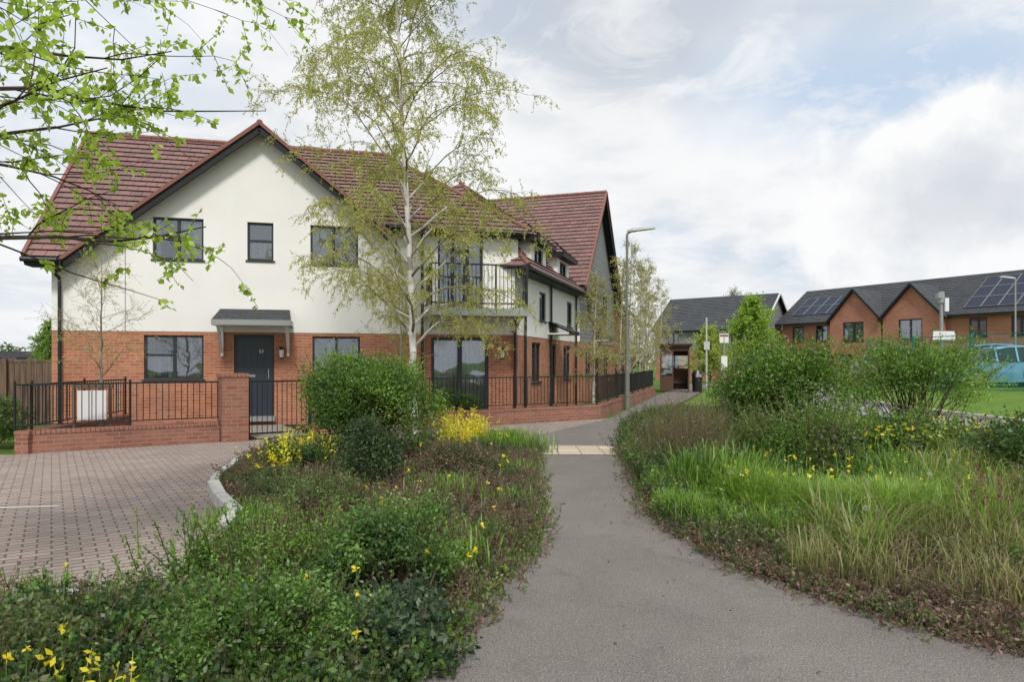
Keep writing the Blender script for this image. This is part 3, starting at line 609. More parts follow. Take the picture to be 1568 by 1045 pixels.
class Veg:
    def __init__(s): s.V=[];s.C=[];s.M=[]
    def quads(s,V,C,m):
        s.V.append(V.reshape(-1,3)); s.C.append(np.repeat(C,4,0)); s.M.append(np.full(len(V),m))
    def leaves(s,P,size,C,up=.5,asp=.5,axis=None,amix=.5):
        n=len(P); a=rnd(n)
        if axis is not None: a=unit(a*(1-amix)+axis*amix)
        nn=rnd(n)+np.array([0,0,up]); sd=unit(np.cross(a,nn)); nn=np.cross(sd,a)
        S_=(np.ones(n)*size*R.uniform(.6,1.3,n))[:,None]
        v=np.stack([P,P+a*S_*.45+sd*S_*asp*.5+nn*S_*.07,P+a*S_,P+a*S_*.45-sd*S_*asp*.5+nn*S_*.07],1)
        s.quads(v,C,0)
    def tubes(s,A,B,ra,rb,C,k=4):
        if len(A)==0: return
        d=unit(B-A); o=np.where(np.abs(d[:,2:3])>.9,np.array([[1.,0,0]]),np.array([[0,0,1.]])); u=unit(np.cross(d,o)); w_=np.cross(d,u)
        ra=np.broadcast_to(np.asarray(ra,float),(len(A),))[:,None]; rb=np.broadcast_to(np.asarray(rb,float),(len(A),))[:,None]
        for i in range(k):
            t0,t1=2*math.pi*i/k,2*math.pi*(i+1)/k
            e0=u*math.cos(t0)+w_*math.sin(t0); e1=u*math.cos(t1)+w_*math.sin(t1)
            s.quads(np.stack([A+e0*ra,A+e1*ra,B+e1*rb,B+e0*rb],1),C,1)
    def blades(s,P,h,wd,C,lean=.4):
        n=len(P); h=np.broadcast_to(np.asarray(h,float),(n,))*R.uniform(.5,1.2,n); az=R.uniform(0,2*math.pi,n); dr=np.stack([np.cos(az),np.sin(az),np.zeros(n)],1); sd=np.stack([-np.sin(az),np.cos(az),np.zeros(n)],1)
        l=(R.uniform(.1,1,n)*lean*h)[:,None]; Z=np.array([[0,0,1.]]); hh=h[:,None]
        p1=P+Z*hh*.5+dr*l*.3; p2=P+Z*hh*.85+dr*l*.8; p3=P+Z*hh*R.uniform(.8,1.0,(n,1))+dr*l*1.25
        w0=wd/2
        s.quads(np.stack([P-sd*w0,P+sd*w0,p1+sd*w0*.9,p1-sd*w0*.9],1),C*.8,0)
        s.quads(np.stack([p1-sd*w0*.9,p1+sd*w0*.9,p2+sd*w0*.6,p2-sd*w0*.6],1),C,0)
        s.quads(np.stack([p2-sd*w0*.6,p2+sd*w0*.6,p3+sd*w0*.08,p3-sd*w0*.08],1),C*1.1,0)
    def build(s,name):
        V=np.concatenate(s.V).astype(np.float32); C=np.clip(np.concatenate(s.C),0,.9); Mi=np.concatenate(s.M).astype(np.int32); nf=len(Mi)
        me=bpy.data.meshes.new(name); me.vertices.add(len(V)); me.vertices.foreach_set('co',V.ravel()); me.loops.add(nf*4); me.loops.foreach_set('vertex_index',np.arange(nf*4,dtype=np.int32))
        me.polygons.add(nf); me.polygons.foreach_set('loop_start',np.arange(0,nf*4,4,dtype=np.int32))
        me.materials.append(m_leaf); me.materials.append(m_bark); me.polygons.foreach_set('material_index',Mi)
        ca=me.color_attributes.new('Col','FLOAT_COLOR','POINT'); ca.data.foreach_set('color',np.concatenate([C,np.ones((len(C),1))],1).astype(np.float32).ravel())
        me.update(calc_edges=True); o=bpy.data.objects.new(name,me); COL.objects.link(o); return o
def pal(cols,n,var=.25):
    c=np.array(cols)[R.integers(0,len(cols),n)]; return c*R.uniform(1-var,1+var,(n,1))
G_MID=[(.085,.165,.035),(.12,.22,.042),(.07,.135,.032)]
G_FRESH=[(.17,.29,.045),(.22,.35,.055),(.13,.24,.042)]
G_YEL=[(.40,.44,.085),(.33,.40,.07),(.46,.47,.13)]
G_DARK=[(.035,.075,.03),(.05,.095,.035),(.065,.115,.038)]
G_OLIVE=[(.13,.16,.06),(.17,.17,.08),(.10,.135,.055)]
BROWN=[(.21,.14,.105),(.28,.195,.15),(.15,.10,.075),(.19,.14,.095)]
STEMB=[(.12,.085,.065),(.17,.125,.095),(.08,.055,.045)]
YEL=[(.85,.65,.03),(.88,.72,.08)]
def bush(name,c,rad,n,size,cols,stem=(.10,.07,.05),ncl=160,fuzz=.11,spiky=0,hi=None,shoots=1.2,shl=(.08,.28),irr=.8):
    v=Veg(); c=np.array(c,float); rad=np.array(rad,float)
    K=R.normal(size=(9,3))*2.4; ph=R.uniform(0,6.28,9)
    def rf(d): return np.clip(1+.07*np.sin(d@K.T+ph).sum(1)*irr,.55,1.4)
    d=rnd(ncl); d[:,2]=np.where(d[:,2]<-.45,-d[:,2],d[:,2]); rr=R.uniform(.45,1,ncl)**.6*rf(d)
    cl=c+d*rad*rr[:,None]*(1-fuzz*.6)
    clc=pal(cols,ncl,.32)
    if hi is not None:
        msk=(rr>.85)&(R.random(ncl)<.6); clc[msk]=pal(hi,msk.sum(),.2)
    idx=R.integers(0,ncl,n); P=cl[idx]+R.normal(size=(n,3))*fuzz*rad.mean()*np.array([1,1,1+spiky])
    P[:,2]=np.maximum(P[:,2],.02)
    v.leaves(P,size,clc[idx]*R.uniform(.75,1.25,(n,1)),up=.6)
    ns=ncl; base=np.tile(np.array([[c[0],c[1],0.]]),(ns,1))+R.normal(size=(ns,3))*np.array([.15,.15,0]); mid=(base+cl)/2+R.normal(size=(ns,3))*.05
    bc=pal([stem],ns); v.tubes(base,mid,.014,.009,bc,4); v.tubes(mid,cl,.009,.004,bc,3)
    m=int(ncl*shoots); d=rnd(m); d[:,2]=np.abs(d[:,2]); a=c+d*rad*rf(d)[:,None]*.85; b=a+unit(d+np.array([0,0,.8]))*R.uniform(shl[0],shl[1],(m,1))*rad.mean()
    v.tubes(a,b,.004,.002,pal([stem],m),3)
    for k in range(9): 
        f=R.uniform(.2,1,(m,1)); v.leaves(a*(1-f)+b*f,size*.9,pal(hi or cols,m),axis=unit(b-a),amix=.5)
    return v.build(name)
def stems(v,P,nst,h,spread,nl,size,cols,stemc,bend=.15,srad=.003,asp=.5,jit=.08):
    if len(P)==0: return
    n=len(P)*nst; B=np.repeat(P,nst,0)+R.normal(size=(n,3))*np.array([jit,jit,0]); d=R.normal(size=(n,3))*spread; d[:,2]=1; d=unit(d)
    hh=np.repeat(np.broadcast_to(np.asarray(h,float),(len(P),)),nst)*R.uniform(.45,1.15,n); q=B+d*hh[:,None]*.55; d2=unit(d+R.normal(size=(n,3))*bend+np.array([0,0,.1])); e=q+d2*hh[:,None]*.45
    sc=pal(stemc,n); v.tubes(B,q,srad,srad*.7,sc,3); v.tubes(q,e,srad*.7,srad*.4,sc,3)
    cc=np.repeat(pal(cols,len(P),.25),nst,0)
    for k in range(nl):
        f=R.uniform(.1,1,(n,1)); p=np.where(f<.55,B+(q-B)*f/.55,q+(e-q)*(f-.55)/.45)
        cm=cc*R.uniform(.7,1.3,(n,1)); v.leaves(p+R.normal(size=(n,3))*size*.3,size,cm,axis=d2,amix=.35,asp=asp)
def inpoly(P,poly):
    x,y=P[:,0],P[:,1]; ins=np.zeros(len(P),bool); n=len(poly)
    for i in range(n):
        x0,y0=poly[i];x1,y1=poly[(i+1)%n]
        c=((y0>y)!=(y1>y))&(x<(x1-x0)*(y-y0)/((y1-y0) or 1e-9)+x0); ins^=c
    return ins
def scat(poly,n):
    xs=[p[0] for p in poly];ys=[p[1] for p in poly]; P=np.stack([R.uniform(min(xs),max(xs),n*3),R.uniform(min(ys),max(ys),n*3),np.zeros(n*3)+.03],1); P=P[inpoly(P,poly)][:n]; return P
bedL=[(p[0]-.03,p[1]) for p in pathL[1:-1]]+[(.3,12.6),(-.3,14.0),(-4.25,12.9),(-4.4,11.3),(-3.97,9.3),(-3.3,7.9),(-2.68,6.8),(-2.5,4.85),(-3.4,4.45),(-9,4.2),(-9,1)]
bedL=[(-1.0,.5)]+bedL
bedR=[(p[0]+.03,p[1]) for p in pathR[1:15]]+[(5.6,23),(9.3,19.8),(8.85,14),(8.9,2)]
flat('flower_bed_soil',bedL,.02,m_soil); flat('flower_bed_soil',bedR,.02,m_soil)
def nz(P,s,o=0): return np.sin(P[:,0]*s+o)*np.cos(P[:,1]*s*.8+o*2)+.5*np.sin(P[:,0]*s*2.3+P[:,1]*s*1.7+o)
# ---- left bed
v=Veg()
P=scat(bedL,2150); Y=P[:,1];X=P[:,0]
kx=np.interp(Y,[4.9,6.3,6.8,7.15,7.7,8.5,9.3],[-2.5,-2.62,-2.7,-2.9,-3.25,-3.65,-3.98])
nearK=(Y>4.9)&(Y<9.3)&(X<kx+.4); PK=P[nearK]; P=P[~nearK]; Y=P[:,1];X=P[:,0]
stems(v,PK,9,.11,.9,9,.03,G_OLIVE+BROWN+G_MID,STEMB,.4)
front=(Y<4.3)
heath=(Y>4.9)&(Y<11.5)&(X>-2.2)
rest=~front&~heath
ht=P[heath]; hh=.25+.08*nz(ht,2.6,4)
stems(v,ht,10,hh,.75,21,.022,BROWN+BROWN+[(.15,.16,.08),(.12,.16,.06)],STEMB,.5)
g2=ht[nz(ht,2.1)>.42]; stems(v,g2,8,.30,.5,20,.03,G_OLIVE+G_MID+G_DARK,STEMB,.3)
pr=P[rest]; a_=nz(pr,1.7,1)
stems(v,pr[a_>.2],8,.24,.6,18,.036,G_MID+G_OLIVE+G_DARK,STEMB,.3); stems(v,pr[a_<=.2],9,.20,.8,18,.028,BROWN+G_OLIVE,STEMB,.4)
v.build('heather_ground_cover')
v=Veg(); fr=scat([(-.62,1.8),(-.45,3.45),(-.38,4.1),(-.9,4.6),(-1.9,4.35),(-3.2,4.2),(-4.2,3.6),(-4.2,1.8)],800)
fh=.23+.07*nz(fr,3.3,1)
stems(v,fr,7,fh,.7,20,.038,G_MID+G_DARK+[(.12,.2,.045),(.14,.15,.07)],[(.10,.08,.05)],.3,asp=.6)
v.build('green_ground_cover')
v=Veg(); sp_=np.array([[-1.95,5.0,0],[-1.7,5.2,0],[-1.45,4.9,0],[-2.1,4.7,0],[-1.7,4.6,0],[-1.3,5.1,0],[-1.9,4.85,0],[-2.3,4.75,0]]); stems(v,sp_,24,.64,.65,85,.026,[(.12,.22,.042),(.16,.27,.05),(.09,.17,.038)],[(.08,.07,.035)],.2,jit=.1,srad=.0055)
v.build('broom_shrub')
HI1=[(.15,.26,.06)]
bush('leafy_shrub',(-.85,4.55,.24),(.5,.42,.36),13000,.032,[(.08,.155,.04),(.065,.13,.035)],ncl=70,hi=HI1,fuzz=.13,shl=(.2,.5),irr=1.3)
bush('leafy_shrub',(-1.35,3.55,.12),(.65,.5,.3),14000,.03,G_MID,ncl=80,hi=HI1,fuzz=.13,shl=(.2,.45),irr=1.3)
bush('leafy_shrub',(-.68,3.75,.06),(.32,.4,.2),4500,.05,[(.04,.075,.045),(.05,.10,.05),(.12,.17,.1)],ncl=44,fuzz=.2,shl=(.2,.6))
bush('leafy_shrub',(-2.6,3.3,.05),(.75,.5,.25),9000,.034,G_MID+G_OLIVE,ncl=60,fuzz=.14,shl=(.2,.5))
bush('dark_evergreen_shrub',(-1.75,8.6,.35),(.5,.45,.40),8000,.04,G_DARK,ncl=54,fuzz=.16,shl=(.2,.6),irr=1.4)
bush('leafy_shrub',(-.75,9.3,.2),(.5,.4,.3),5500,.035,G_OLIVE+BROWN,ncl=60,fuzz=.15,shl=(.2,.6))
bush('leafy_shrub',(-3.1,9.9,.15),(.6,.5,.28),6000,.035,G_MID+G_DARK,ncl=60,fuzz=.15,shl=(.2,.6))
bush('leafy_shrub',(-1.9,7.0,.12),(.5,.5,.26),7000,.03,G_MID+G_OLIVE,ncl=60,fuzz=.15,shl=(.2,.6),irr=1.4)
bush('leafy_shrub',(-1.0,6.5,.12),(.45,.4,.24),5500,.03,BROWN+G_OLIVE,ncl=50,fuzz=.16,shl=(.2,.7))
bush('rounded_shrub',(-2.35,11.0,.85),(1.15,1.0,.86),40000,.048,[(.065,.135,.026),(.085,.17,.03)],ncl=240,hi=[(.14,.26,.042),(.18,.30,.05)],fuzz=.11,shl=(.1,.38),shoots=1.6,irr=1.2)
def yflow(v,P,h):
    k=len(P); top=P+np.stack([R.normal(size=k)*.03,R.normal(size=k)*.03,h*R.uniform(.8,1.1,k)],1); v.tubes(P,top,.003,.003,pal(G_MID,k),3)
    for i in range(6): v.leaves(top,.032,pal(YEL,k,.1),up=1,asp=.7)
v=Veg(); P=np.array([[-3.15,10.6,0],[-2.95,10.2,0],[-3.3,11.3,0],[-3.5,10.9,0],[-3.25,9.6,0]]); stems(v,P,18,.62,.35,26,.045,YEL+[(.5,.5,.05)],G_YEL,.15)
v.build('forsythia_shrub')
v=Veg(); P=np.array([[-1.0,13.0,0],[-.75,13.2,0],[-1.2,12.7,0],[-.6,12.9,0],[-.9,12.5,0],[-1.1,12.3,0]]); stems(v,P,28,.72,.4,24,.05,[(.78,.62,.04),(.6,.55,.05),(.35,.44,.05)],G_YEL,.15)
v.build('forsythia_shrub')
v=Veg(); P=np.array([[-2.35,3.0,0],[-2.0,3.05,0],[-2.6,3.4,0],[-1.75,3.0,0]]); stems(v,P,6,.28,.4,11,.045,YEL+[(.5,.52,.06)],G_YEL,.15); 
yflow(v,scat(bedL,130),.33); v.build('yellow_flowers')
v=Veg(); 
for cx,cy,h,n,rr in((.05,12.1,.42,500,.28),(-.2,12.4,.4,400,.25),(-.75,8.0,.3,300,.2),(.0,7.6,.22,200,.15),(-.35,5.3,.28,140,.12),(-2.5,6.7,.18,700,.25),(-.25,5.9,.25,120,.1),(-3.2,4.3,.13,500,.3),(-3.9,4.2,.13,500,.3),(.05,9.5,.25,250,.15),(-4.9,4.1,.13,500,.4),(-2.7,7.5,.13,300,.2)):
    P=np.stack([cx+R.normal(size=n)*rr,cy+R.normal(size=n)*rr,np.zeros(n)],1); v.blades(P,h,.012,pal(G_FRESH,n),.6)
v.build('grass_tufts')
v=Veg(); P=[]
for i in range(500):
    k=R.uniform(2.5,10.5); i0=int(k); f=k-i0; a=pathL[i0];b=pathL[i0+1]; P.append((a[0]+(b[0]-a[0])*f-R.uniform(-.03,.16),a[1]+(b[1]-a[1])*f,.01))
P=np.array(P); stems(v,P,4,.13,.9,8,.028,G_MID+G_FRESH+BROWN,STEMB,.3); v.build('edge_weeds')
# ---- right bed
v=Veg()
P=scat(bedR,3500); X=P[:,0];Y=P[:,1]
near=(Y<5.9); mid=(Y>=5.9)&(Y<8.2); far=Y>=8.2
a_=nz(P,1.9,3)
nb_=P[near&(a_>-.2)]; stems(v,nb_,9,.24+.08*nz(nb_,3,2),.95,14,.025,BROWN+G_OLIVE,STEMB,.6); stems(v,P[near&(a_<=-.2)],7,.25,.7,16,.032,G_OLIVE+G_MID,STEMB,.3)
pm=P[mid]; stems(v,pm,7,.28+.09*nz(pm,2.8,6),.6,15,.034,G_MID+G_OLIVE+G_FRESH+G_DARK,STEMB,.3)
fa=P[far]; fhh=np.where(fa[:,0]>5,.24,.44)*np.where(fa[:,1]>12.5,.75,1)*(1+.3*nz(fa,2.7,7)); aa=nz(fa,1.9,3)
stems(v,fa[aa>0],7,fhh[aa>0],.5,14,.05,G_MID+G_DARK,STEMB,.3); stems(v,fa[aa<=0],7,fhh[aa<=0],.6,12,.04,G_OLIVE+G_MID,STEMB,.3)
v.build('mixed_ground_cover')
v=Veg()
def patch(poly,n,h,wd,cols,lean=.6):
    P=scat(poly,n*2); P=P[nz(P,3,5)+R.normal(size=len(P))*.5>-.4][:n]; v.blades(P,h*(1+.4*nz(P,2.4,2)),wd,pal(cols,len(P),.3),lean)
BR=[(.20,.34,.045),(.25,.39,.055),(.15,.27,.042),(.2,.26,.06)]
STRAW=[(.30,.27,.13),(.24,.26,.09),(.36,.31,.17),(.17,.23,.05)]
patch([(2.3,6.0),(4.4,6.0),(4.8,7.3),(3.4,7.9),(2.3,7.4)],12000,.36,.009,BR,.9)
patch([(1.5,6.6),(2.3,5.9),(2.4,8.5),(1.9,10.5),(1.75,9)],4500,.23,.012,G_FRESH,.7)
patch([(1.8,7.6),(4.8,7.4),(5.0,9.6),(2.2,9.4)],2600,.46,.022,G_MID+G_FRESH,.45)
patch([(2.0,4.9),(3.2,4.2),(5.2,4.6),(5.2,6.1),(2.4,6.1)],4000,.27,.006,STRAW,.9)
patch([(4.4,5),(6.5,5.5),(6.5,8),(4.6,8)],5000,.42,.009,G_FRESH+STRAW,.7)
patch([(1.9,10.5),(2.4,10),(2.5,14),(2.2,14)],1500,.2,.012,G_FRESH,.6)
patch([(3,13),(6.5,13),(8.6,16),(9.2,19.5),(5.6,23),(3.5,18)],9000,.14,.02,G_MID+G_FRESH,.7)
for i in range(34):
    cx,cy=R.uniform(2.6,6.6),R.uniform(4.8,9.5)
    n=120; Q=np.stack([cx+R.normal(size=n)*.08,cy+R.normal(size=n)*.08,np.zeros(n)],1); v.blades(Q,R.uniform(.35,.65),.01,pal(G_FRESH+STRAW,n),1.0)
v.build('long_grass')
v=Veg(); P=[]
for i in range(700):
    k=R.uniform(1.5,11); i0=int(k); f=k-i0; a=pathR[i0];b=pathR[i0+1]; P.append((a[0]+(b[0]-a[0])*f+R.uniform(-.04,.22),a[1]+(b[1]-a[1])*f,.01))
P=np.array(P); stems(v,P,4,.14,1.0,8,.028,G_MID+BROWN+BROWN,STEMB,.3)
q=P[:600].copy(); q[:,0]+=R.normal(size=600)*.1-.1; q[:,2]=.018; v.leaves(np.repeat(q,3,0)+R.normal(size=(1800,3))*np.array([.06,.06,.0]),.028,pal([(.22,.12,.08),(.3,.19,.12),(.13,.08,.055)],1800),up=4)
Q=[]
for i in range(150): Q.append((R.uniform(-.2,3),R.uniform(3.4,12),.016))
Q=np.array(Q); Q=Q[inpoly(Q,path)]; v.leaves(Q,.03,pal([(.24,.15,.09),(.14,.09,.06)],len(Q)),up=5)
v.build('edge_leaf_litter')
v=Veg(); P=np.array([[2.35,9.6,0],[2.7,9.9,0],[3.0,9.6,0],[2.6,10.4,0],[3.2,10.3,0],[2.2,10.2,0],[2.9,10.9,0],[2.5,9.2,0]]); stems(v,P,110,1.08,.36,22,.024,[(.15,.175,.065),(.19,.18,.08),(.12,.15,.05)],[(.15,.11,.075),(.12,.10,.06)],.18,jit=.2)
v.build('twiggy_shrub')
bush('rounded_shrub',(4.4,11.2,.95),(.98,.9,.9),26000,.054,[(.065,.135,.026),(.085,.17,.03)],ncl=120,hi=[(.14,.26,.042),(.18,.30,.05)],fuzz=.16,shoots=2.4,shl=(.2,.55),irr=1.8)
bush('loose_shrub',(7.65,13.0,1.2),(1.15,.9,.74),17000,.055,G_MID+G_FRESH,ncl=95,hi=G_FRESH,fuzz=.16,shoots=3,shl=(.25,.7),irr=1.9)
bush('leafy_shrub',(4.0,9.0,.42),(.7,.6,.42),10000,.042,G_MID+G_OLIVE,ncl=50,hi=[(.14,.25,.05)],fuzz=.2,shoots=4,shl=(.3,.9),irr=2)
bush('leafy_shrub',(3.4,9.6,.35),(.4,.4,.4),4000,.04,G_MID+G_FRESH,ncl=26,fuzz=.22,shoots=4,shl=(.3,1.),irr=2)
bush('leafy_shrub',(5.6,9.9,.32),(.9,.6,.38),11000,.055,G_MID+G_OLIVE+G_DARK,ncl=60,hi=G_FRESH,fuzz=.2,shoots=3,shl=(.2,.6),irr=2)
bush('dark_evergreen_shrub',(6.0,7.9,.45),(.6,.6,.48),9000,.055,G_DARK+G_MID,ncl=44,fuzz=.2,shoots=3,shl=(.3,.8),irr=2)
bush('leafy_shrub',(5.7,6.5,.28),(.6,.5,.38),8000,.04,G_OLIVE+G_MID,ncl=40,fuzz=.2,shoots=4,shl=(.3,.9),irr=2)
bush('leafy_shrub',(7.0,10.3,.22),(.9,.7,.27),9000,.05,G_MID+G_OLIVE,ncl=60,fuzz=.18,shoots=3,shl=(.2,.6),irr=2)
v=Veg(); yflow(v,scat([(4.6,8.9),(8,9.2),(8.5,11.5),(5.2,11)],170),.66); yflow(v,scat([(1.7,6.8),(3,6.5),(6,6),(6,9),(2.4,9)],70),.44); v.build('yellow_flowers')
v=Veg()
for x,y,z in((2.33,7.25,.42),(2.42,7.2,.43),(3.3,6.4,.45),(2.9,5.6,.4),(4.1,6.7,.5),(2.1,8.2,.35)):
    P=np.repeat(np.array([[x,y,z]]),260,0); d=rnd(260); v.tubes(P[:1]-np.array([[0,0,z]]),P[:1],.003,.003,pal(G_MID,1),3); v.leaves(P+d*.012,.013,np.full((260,3),.55),axis=d,amix=.8,asp=.2)
v.build('dandelion_clock')
v=Veg(); P=np.array([[4.1,6.2,0],[4.25,6.0,0],[5.0,6.9,0]]); stems(v,P,14,.6,.35,16,.05,[(.22,.09,.08),(.26,.15,.1)],STEMB,.2); v.build('red_leaf_shrub')
bush('garden_shrub',(-9.9,12.7,.45),(.7,.7,.55),8000,.06,G_OLIVE+G_MID,ncl=80); bush('garden_shrub',(-10.6,11.2,.2),(.7,.6,.4),6000,.05,G_FRESH,ncl=70)
bush('garden_shrub',(-1.5,17.6,.4),(.8,.3,.45),5000,.05,G_MID,ncl=70)
# ---- trees
def tree(name,trunk,r0,nb,t0,lenf,elev,droop,nsub,ntw,leafn,lsize,cols,barkc,twigc,subl=.4,leafax=None,catkin=None,tw_l=.28,azf=None,wob=.12,r_exp=.9,bkmul=.75,thr=.012):
    v=Veg(); tp=np.array(trunk,float); nT=len(tp)
    def at(f):
        k=f*(nT-1); i=min(int(k),nT-2); return tp[i]+(tp[i+1]-tp[i])*(k-i)
    N=40; pts=np.array([at(i/N) for i in range(N+1)]); pts[1:-1,:2]+=R.normal(size=(N-1,2))*r0*.12
    rad=r0*(1-np.linspace(0,1,N+1)*.93)**r_exp
    v.tubes(pts[:-1],pts[1:],rad[:-1],rad[1:],pal(barkc,N,.15),9)
    segs=[];LP=[];LA=[]
    for i in range(nb):
        f=t0+(1-t0)*((i+.5)/nb)**.95*.98; p=at(f); az=azf(i) if azf else i*2.39996+random.uniform(-.4,.4); L_=lenf(f)*random.uniform(.75,1.2); el=math.radians(elev+random.uniform(-12,12))
        d=np.array([math.cos(az)*math.cos(el),math.sin(az)*math.cos(el),math.sin(el)]); rb=min(r0*(1-f*.9)*.5,.012*L_+.006); ns=9; pl=[p]
        for k in range(ns):
            d=d+R.normal(size=3)*wob; d[2]-=droop*(k/ns); d/=np.linalg.norm(d); q=p+d*L_/ns; segs.append((p,q,rb*(1-k/ns*.85),rb*(1-(k+1)/ns*.85))); p=q; pl.append(p)
        for j in range(nsub):
            u=random.uniform(.15,1); kk=u*ns; a=min(int(kk),ns-1); sp0=pl[a]+(pl[a+1]-pl[a])*(kk-a); dd=unit((pl[a+1]-pl[a])[None])[0]+R.normal(size=3)*.65; dd/=np.linalg.norm(dd)
            sl=L_*subl*random.uniform(.5,1.1)*(1.15-.5*u); m=6; q0=sp0; r_=max(.0035,rb*.35*(1-u*.5)); sub=[q0]
            for k in range(m):
                dd=dd+R.normal(size=3)*wob*1.2; dd[2]-=droop*1.2*(k/m); dd/=np.linalg.norm(dd); q1=q0+dd*sl/m; segs.append((q0,q1,r_*(1-k/m*.7),r_*(1-(k+1)/m*.7))); q0=q1; sub.append(q0)
            for h_ in range(ntw):
                k=random.randrange(1,m+1); q0=sub[k]; td=dd*.5+R.normal(size=3)*.6; td/=np.linalg.norm(td); tl=tw_l*random.uniform(.5,1.3)
                for g_ in range(3):
                    td[2]-=droop*.7; td/=np.linalg.norm(td); q1=q0+td*tl/3; segs.append((q0,q1,.0028,.0018)); 
                    for _ in range(leafn): LP.append(q0+(q1-q0)*random.random()); LA.append(td)
                    q0=q1
    A_=np.array([s[0] for s in segs]);B_=np.array([s[1] for s in segs]);ra=np.array([s[2] for s in segs]);rb_=np.array([s[3] for s in segs])
    thick=ra>thr
    v.tubes(A_[thick],B_[thick],ra[thick],rb_[thick],pal(barkc,thick.sum(),.2)*bkmul,6); v.tubes(A_[~thick],B_[~thick],ra[~thick],rb_[~thick],pal(twigc,(~thick).sum(),.2),3)
    if LP:
        LP=np.array(LP);LA=np.array(LA); ax=LA if leafax is None else np.tile(np.array([leafax],float),(len(LA),1)); v.leaves(LP+R.normal(size=LP.shape)*.015,lsize,pal(cols,len(LP),.25),up=.4,axis=ax,amix=.45,asp=.62)
        if catkin: 
            k=R.random(len(LP))<catkin; a=LP[k]; v.tubes(a,a+np.array([0,0,-.05])+R.normal(size=a.shape)*.008,.0035,.002,pal([(.5,.45,.18)],k.sum()),3)
    return v.build(name)
BIRCH=[(.7,.68,.63),(.62,.6,.55),(.68,.66,.62),(.3,.27,.24),(.58,.55,.5)]
TW=[(.24,.19,.12),(.3,.24,.15)]
bx,by=-1.98,13.8
def blen(f):
    return max(.4, 2.95*math.sin(min(1,(f-.06)/.26)*math.pi/2)*(1-max(0,(f-.45))/.62)**.55)
tree('birch_tree',[(bx,by,0),(bx-.02,by,1.8),(bx-.1,by,4),(bx-.25,by+.05,6.5),(bx-.35,by,9),(bx-.4,by,11)],.082,66,.2,blen,44,.30,15,8,5,.036,G_YEL+[(.36,.38,.12)],BIRCH,TW,subl=.42,leafax=(0,0,-1),catkin=.12,thr=.02)
tree('maple_tree',[(-5.3,4.1,0),(-5.25,4.1,1.5),(-5.1,4.15,2.6),(-5.0,4.2,4.0),(-5,4.2,6)],.11,28,.42,lambda f:(2.7 if f<.5 else 3.3)*(1-max(0,f-.6)*.8),20,.05,9,5,4,.058,[(.30,.44,.05),(.38,.52,.07),(.42,.54,.09)],[(.16,.13,.11)],[(.10,.075,.06)],subl=.42,azf=lambda i:random.uniform(-.6,.9),tw_l=.22,leafax=(0,0,-1))
tree('young_tree',[(-7.95,13.2,0),(-7.95,13.2,1.5),(-7.93,13.2,3.6)],.045,22,.42,lambda f:1.5*(1.25-f),35,.02,6,4,1,.03,G_YEL,[(.26,.22,.17)],TW,subl=.45)
tree('young_tree',[(-2.55,15.6,0),(-2.55,15.6,1.5),(-2.5,15.6,3.9)],.04,16,.4,lambda f:1.3*(1.25-f),45,.02,5,3,2,.035,G_YEL,[(.36,.33,.28)],TW)
for x,y,h,s_ in((2.5,20.9,4.2,1.1),(3.9,24.6,5.2,1.4),(4.9,28.5,6.6,1.7),(5.9,31.5,6.2,1.8),(6.9,34.6,6.6,2.0),(7.6,39,6.6,2.2),(9.8,45,6.4,2.2)):
    tree('street_tree',[(x,y,0),(x,y,h*.4),(x+.1,y,h)],.06,26,.22,lambda f,s_=s_:s_*(1.2-f),48,.03,7,4,3,.05,[(.34,.34,.12),(.3,.28,.14),(.36,.39,.12)],[(.45,.4,.34)],[(.32,.25,.18)],subl=.45)
tree('green_tree',[(18.3,52,0),(18.3,52,2),(18.3,52,6.0)],.15,34,.1,lambda f:3.0*(1.05-f)**.6,42,.0,11,6,5,.14,[(.24,.38,.05),(.3,.42,.07)],[(.14,.11,.09)],TW,subl=.5,tw_l=.6)
tree('green_tree',[(14.5,50,0),(14.5,50,1.5),(14.5,50,3.8)],.12,26,.1,lambda f:1.9*(1.05-f)**.6,42,.0,9,5,5,.12,[(.3,.38,.08),(.36,.42,.1)],[(.14,.11,.09)],TW,subl=.5,tw_l=.5)
tree('bare_tree',[(24.5,75,0),(24.5,75,4),(24.5,75,9)],.2,34,.25,lambda f:4*(1.15-f),38,.0,9,5,2,.12,G_OLIVE,[(.22,.18,.15)],[(.22,.18,.15)],subl=.5,tw_l=.8)
tree('green_tree',[(-31,46,0),(-31,46,2),(-31,46,4.2)],.15,24,.2,lambda f:1.8*(1.15-f),40,.0,8,5,4,.12,G_FRESH,[(.14,.11,.08)],TW,subl=.5,tw_l=.5)
g=root('tree_guard_sign',(-8.02,13.05,0),20); b=MB()
for X in(-.3,.3): b.cyl((X,0,0),(X,0,1.15),.03,m=0)
b.box(-.34,.34,-.03,.03,1.1,1.17,0); b.box(-.24,.24,-.05,-.032,.5,1.06,1); b.box(-.012,.012,-.054,-.05,.5,1.06,2)
b.build('frame_and_board',g,[mw,m_sw,m_grey])
v=Veg()
for i in range(90):
    x=-110+i*2.9+R.normal(); y=110+R.normal()*8; h=R.uniform(2.5,4.5); n=420; d=rnd(n)*R.uniform(.5,1,(n,1)); P=np.array([x,y,h*.55])+d*np.array([2.8,2,h*.55]); v.leaves(P,.7,pal(G_OLIVE+G_MID+[(.18,.17,.11)],n),up=.5)
v.build('distant_trees')
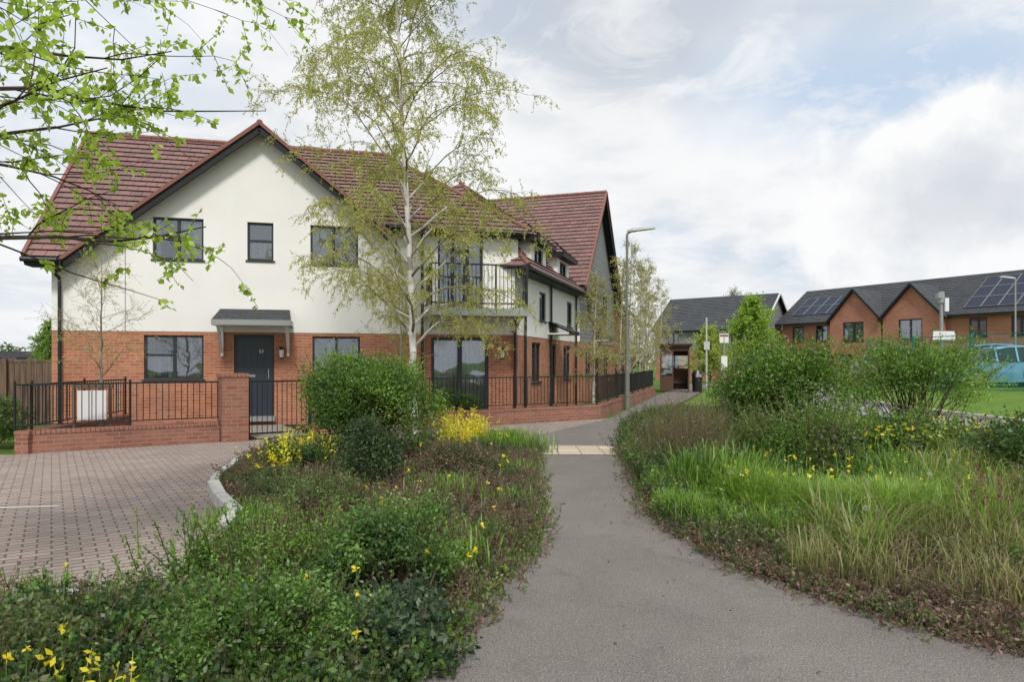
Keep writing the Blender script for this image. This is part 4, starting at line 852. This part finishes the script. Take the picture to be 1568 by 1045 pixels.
# ================================================================== camera, light, world
cd=bpy.data.cameras.new('camera'); cam=bpy.data.objects.new('camera',cd); COL.objects.link(cam); cam.location=(0,0,1.6); cam.rotation_euler=(math.radians(90),0,0)
cd.lens=24; cd.sensor_width=36; cd.shift_y=.0207; cd.clip_end=3000; S.camera=cam
sd=Vector((.12,-.88,1.08)).normalized()
sl=bpy.data.lights.new('sun','SUN'); sl.energy=2.9; sl.angle=math.radians(10); sl.color=(1,.965,.91); so=bpy.data.objects.new('sun',sl); COL.objects.link(so); so.rotation_euler=sd.to_track_quat('Z','Y').to_euler()
W=bpy.data.worlds.new('World'); S.world=W; W.use_nodes=True; t_=W.node_tree; bg=t_.nodes['Background']; bg.inputs[1].default_value=.1
n=NT.__new__(NT); n.t=t_; n.n=t_.nodes; n.l=t_.links
sky=n.new('ShaderNodeTexSky'); sky.sky_type='NISHITA'; sky.sun_disc=False; sky.sun_elevation=math.asin(sd.z); sky.sun_rotation=math.atan2(sd.x,sd.y)
dv=n.vmath('NORMALIZE',n.new('ShaderNodeTexCoord').outputs['Generated'])
s3=n.new('ShaderNodeSeparateXYZ'); n.l.new(dv,s3.inputs[0]); zz=n.math('MAXIMUM',s3.outputs[2],0.)
inv=n.math('DIVIDE',1.,n.math('ADD',zz,.22)); pp=n.vmath('SCALE',dv,scale=inv)
mpn=n.new('ShaderNodeMapping'); mpn.inputs['Location'].default_value=(3.1,1.7,0); n.l.new(pp,mpn.inputs[0])
cov=n.noise(mpn.outputs[0],.9,4,.55,.2)
skyb=n.mix(.55,sky.outputs[0],(6.2,7.5,9.1))
nC=n.noise(mpn.outputs[0],1.9,5,.58,.2)
cl=n.ramp(nC,[(.36,(.79,.82,.86)),(.53,(.955,.96,.97))]); cl=n.vmath('SCALE',cl,scale=10.)
c=n.mix(n.ramp(cov,[(.41,.35),(.52,1)]),skyb,cl)
nA=n.noise(dv,7.5,5,.6); nB=n.noise(dv,3.6,4,.55)
def blob(px,py,rad,zs,nn,amp,lo,hi):
    cc=Vector(((px-784)/1045,1,(555-py)/1045)).normalized(); dd=n.vmath('SUBTRACT',dv,tuple(cc)); dd=n.vmath('MULTIPLY',dd,(1,1,zs)); ln=n.vmath('LENGTH',dd)
    ln=n.math('ADD',ln,n.math('MULTIPLY',n.math('SUBTRACT',nn,.5),amp)); return n.ramp(n.math('DIVIDE',ln,rad),[(lo,1),(hi,0)])
c=n.mix(n.math('MULTIPLY',blob(900,50,.24,1.5,nB,.4,.2,1.),.75),c,(6.2,6.5,7.0))
c=n.mix(n.math('MULTIPLY',blob(1380,125,.30,2.8,nB,.5,.2,1.05),.8),c,(4.8,6.3,8.3))
c=n.mix(n.math('MULTIPLY',blob(60,110,.22,1.6,nB,.4,.3,1.),.5),c,(6.0,7.3,9.0))
wis=n.noise(mpn.outputs[0],4.2,5,.62,.5); c=n.mix(n.ramp(wis,[(.47,0),(.64,.7)]),c,(9.4,9.45,9.5))
bl=blob(1500,315,.27,1.75,nA,.32,.74,.93)
cum=n.ramp(n.noise(dv,6.5,5,.55),[(.36,(.80,.83,.87)),(.49,(.98,.983,.988))]); cum=n.vmath('SCALE',cum,scale=10.)
c=n.mix(bl,c,cum)
c=n.mix(n.math('MULTIPLY',blob(1490,300,.15,2.2,nA,.28,.3,1.05),.7),c,(6.5,6.9,7.5))
hz=n.ramp(zz,[(0.,.7),(.15,0)]); c=n.mix(hz,c,(8.8,9.0,9.3))
n.l.new(c,bg.inputs[0])
S.view_settings.view_transform='Standard'; S.view_settings.look='None'; S.view_settings.exposure=0
S.render.engine='CYCLES'
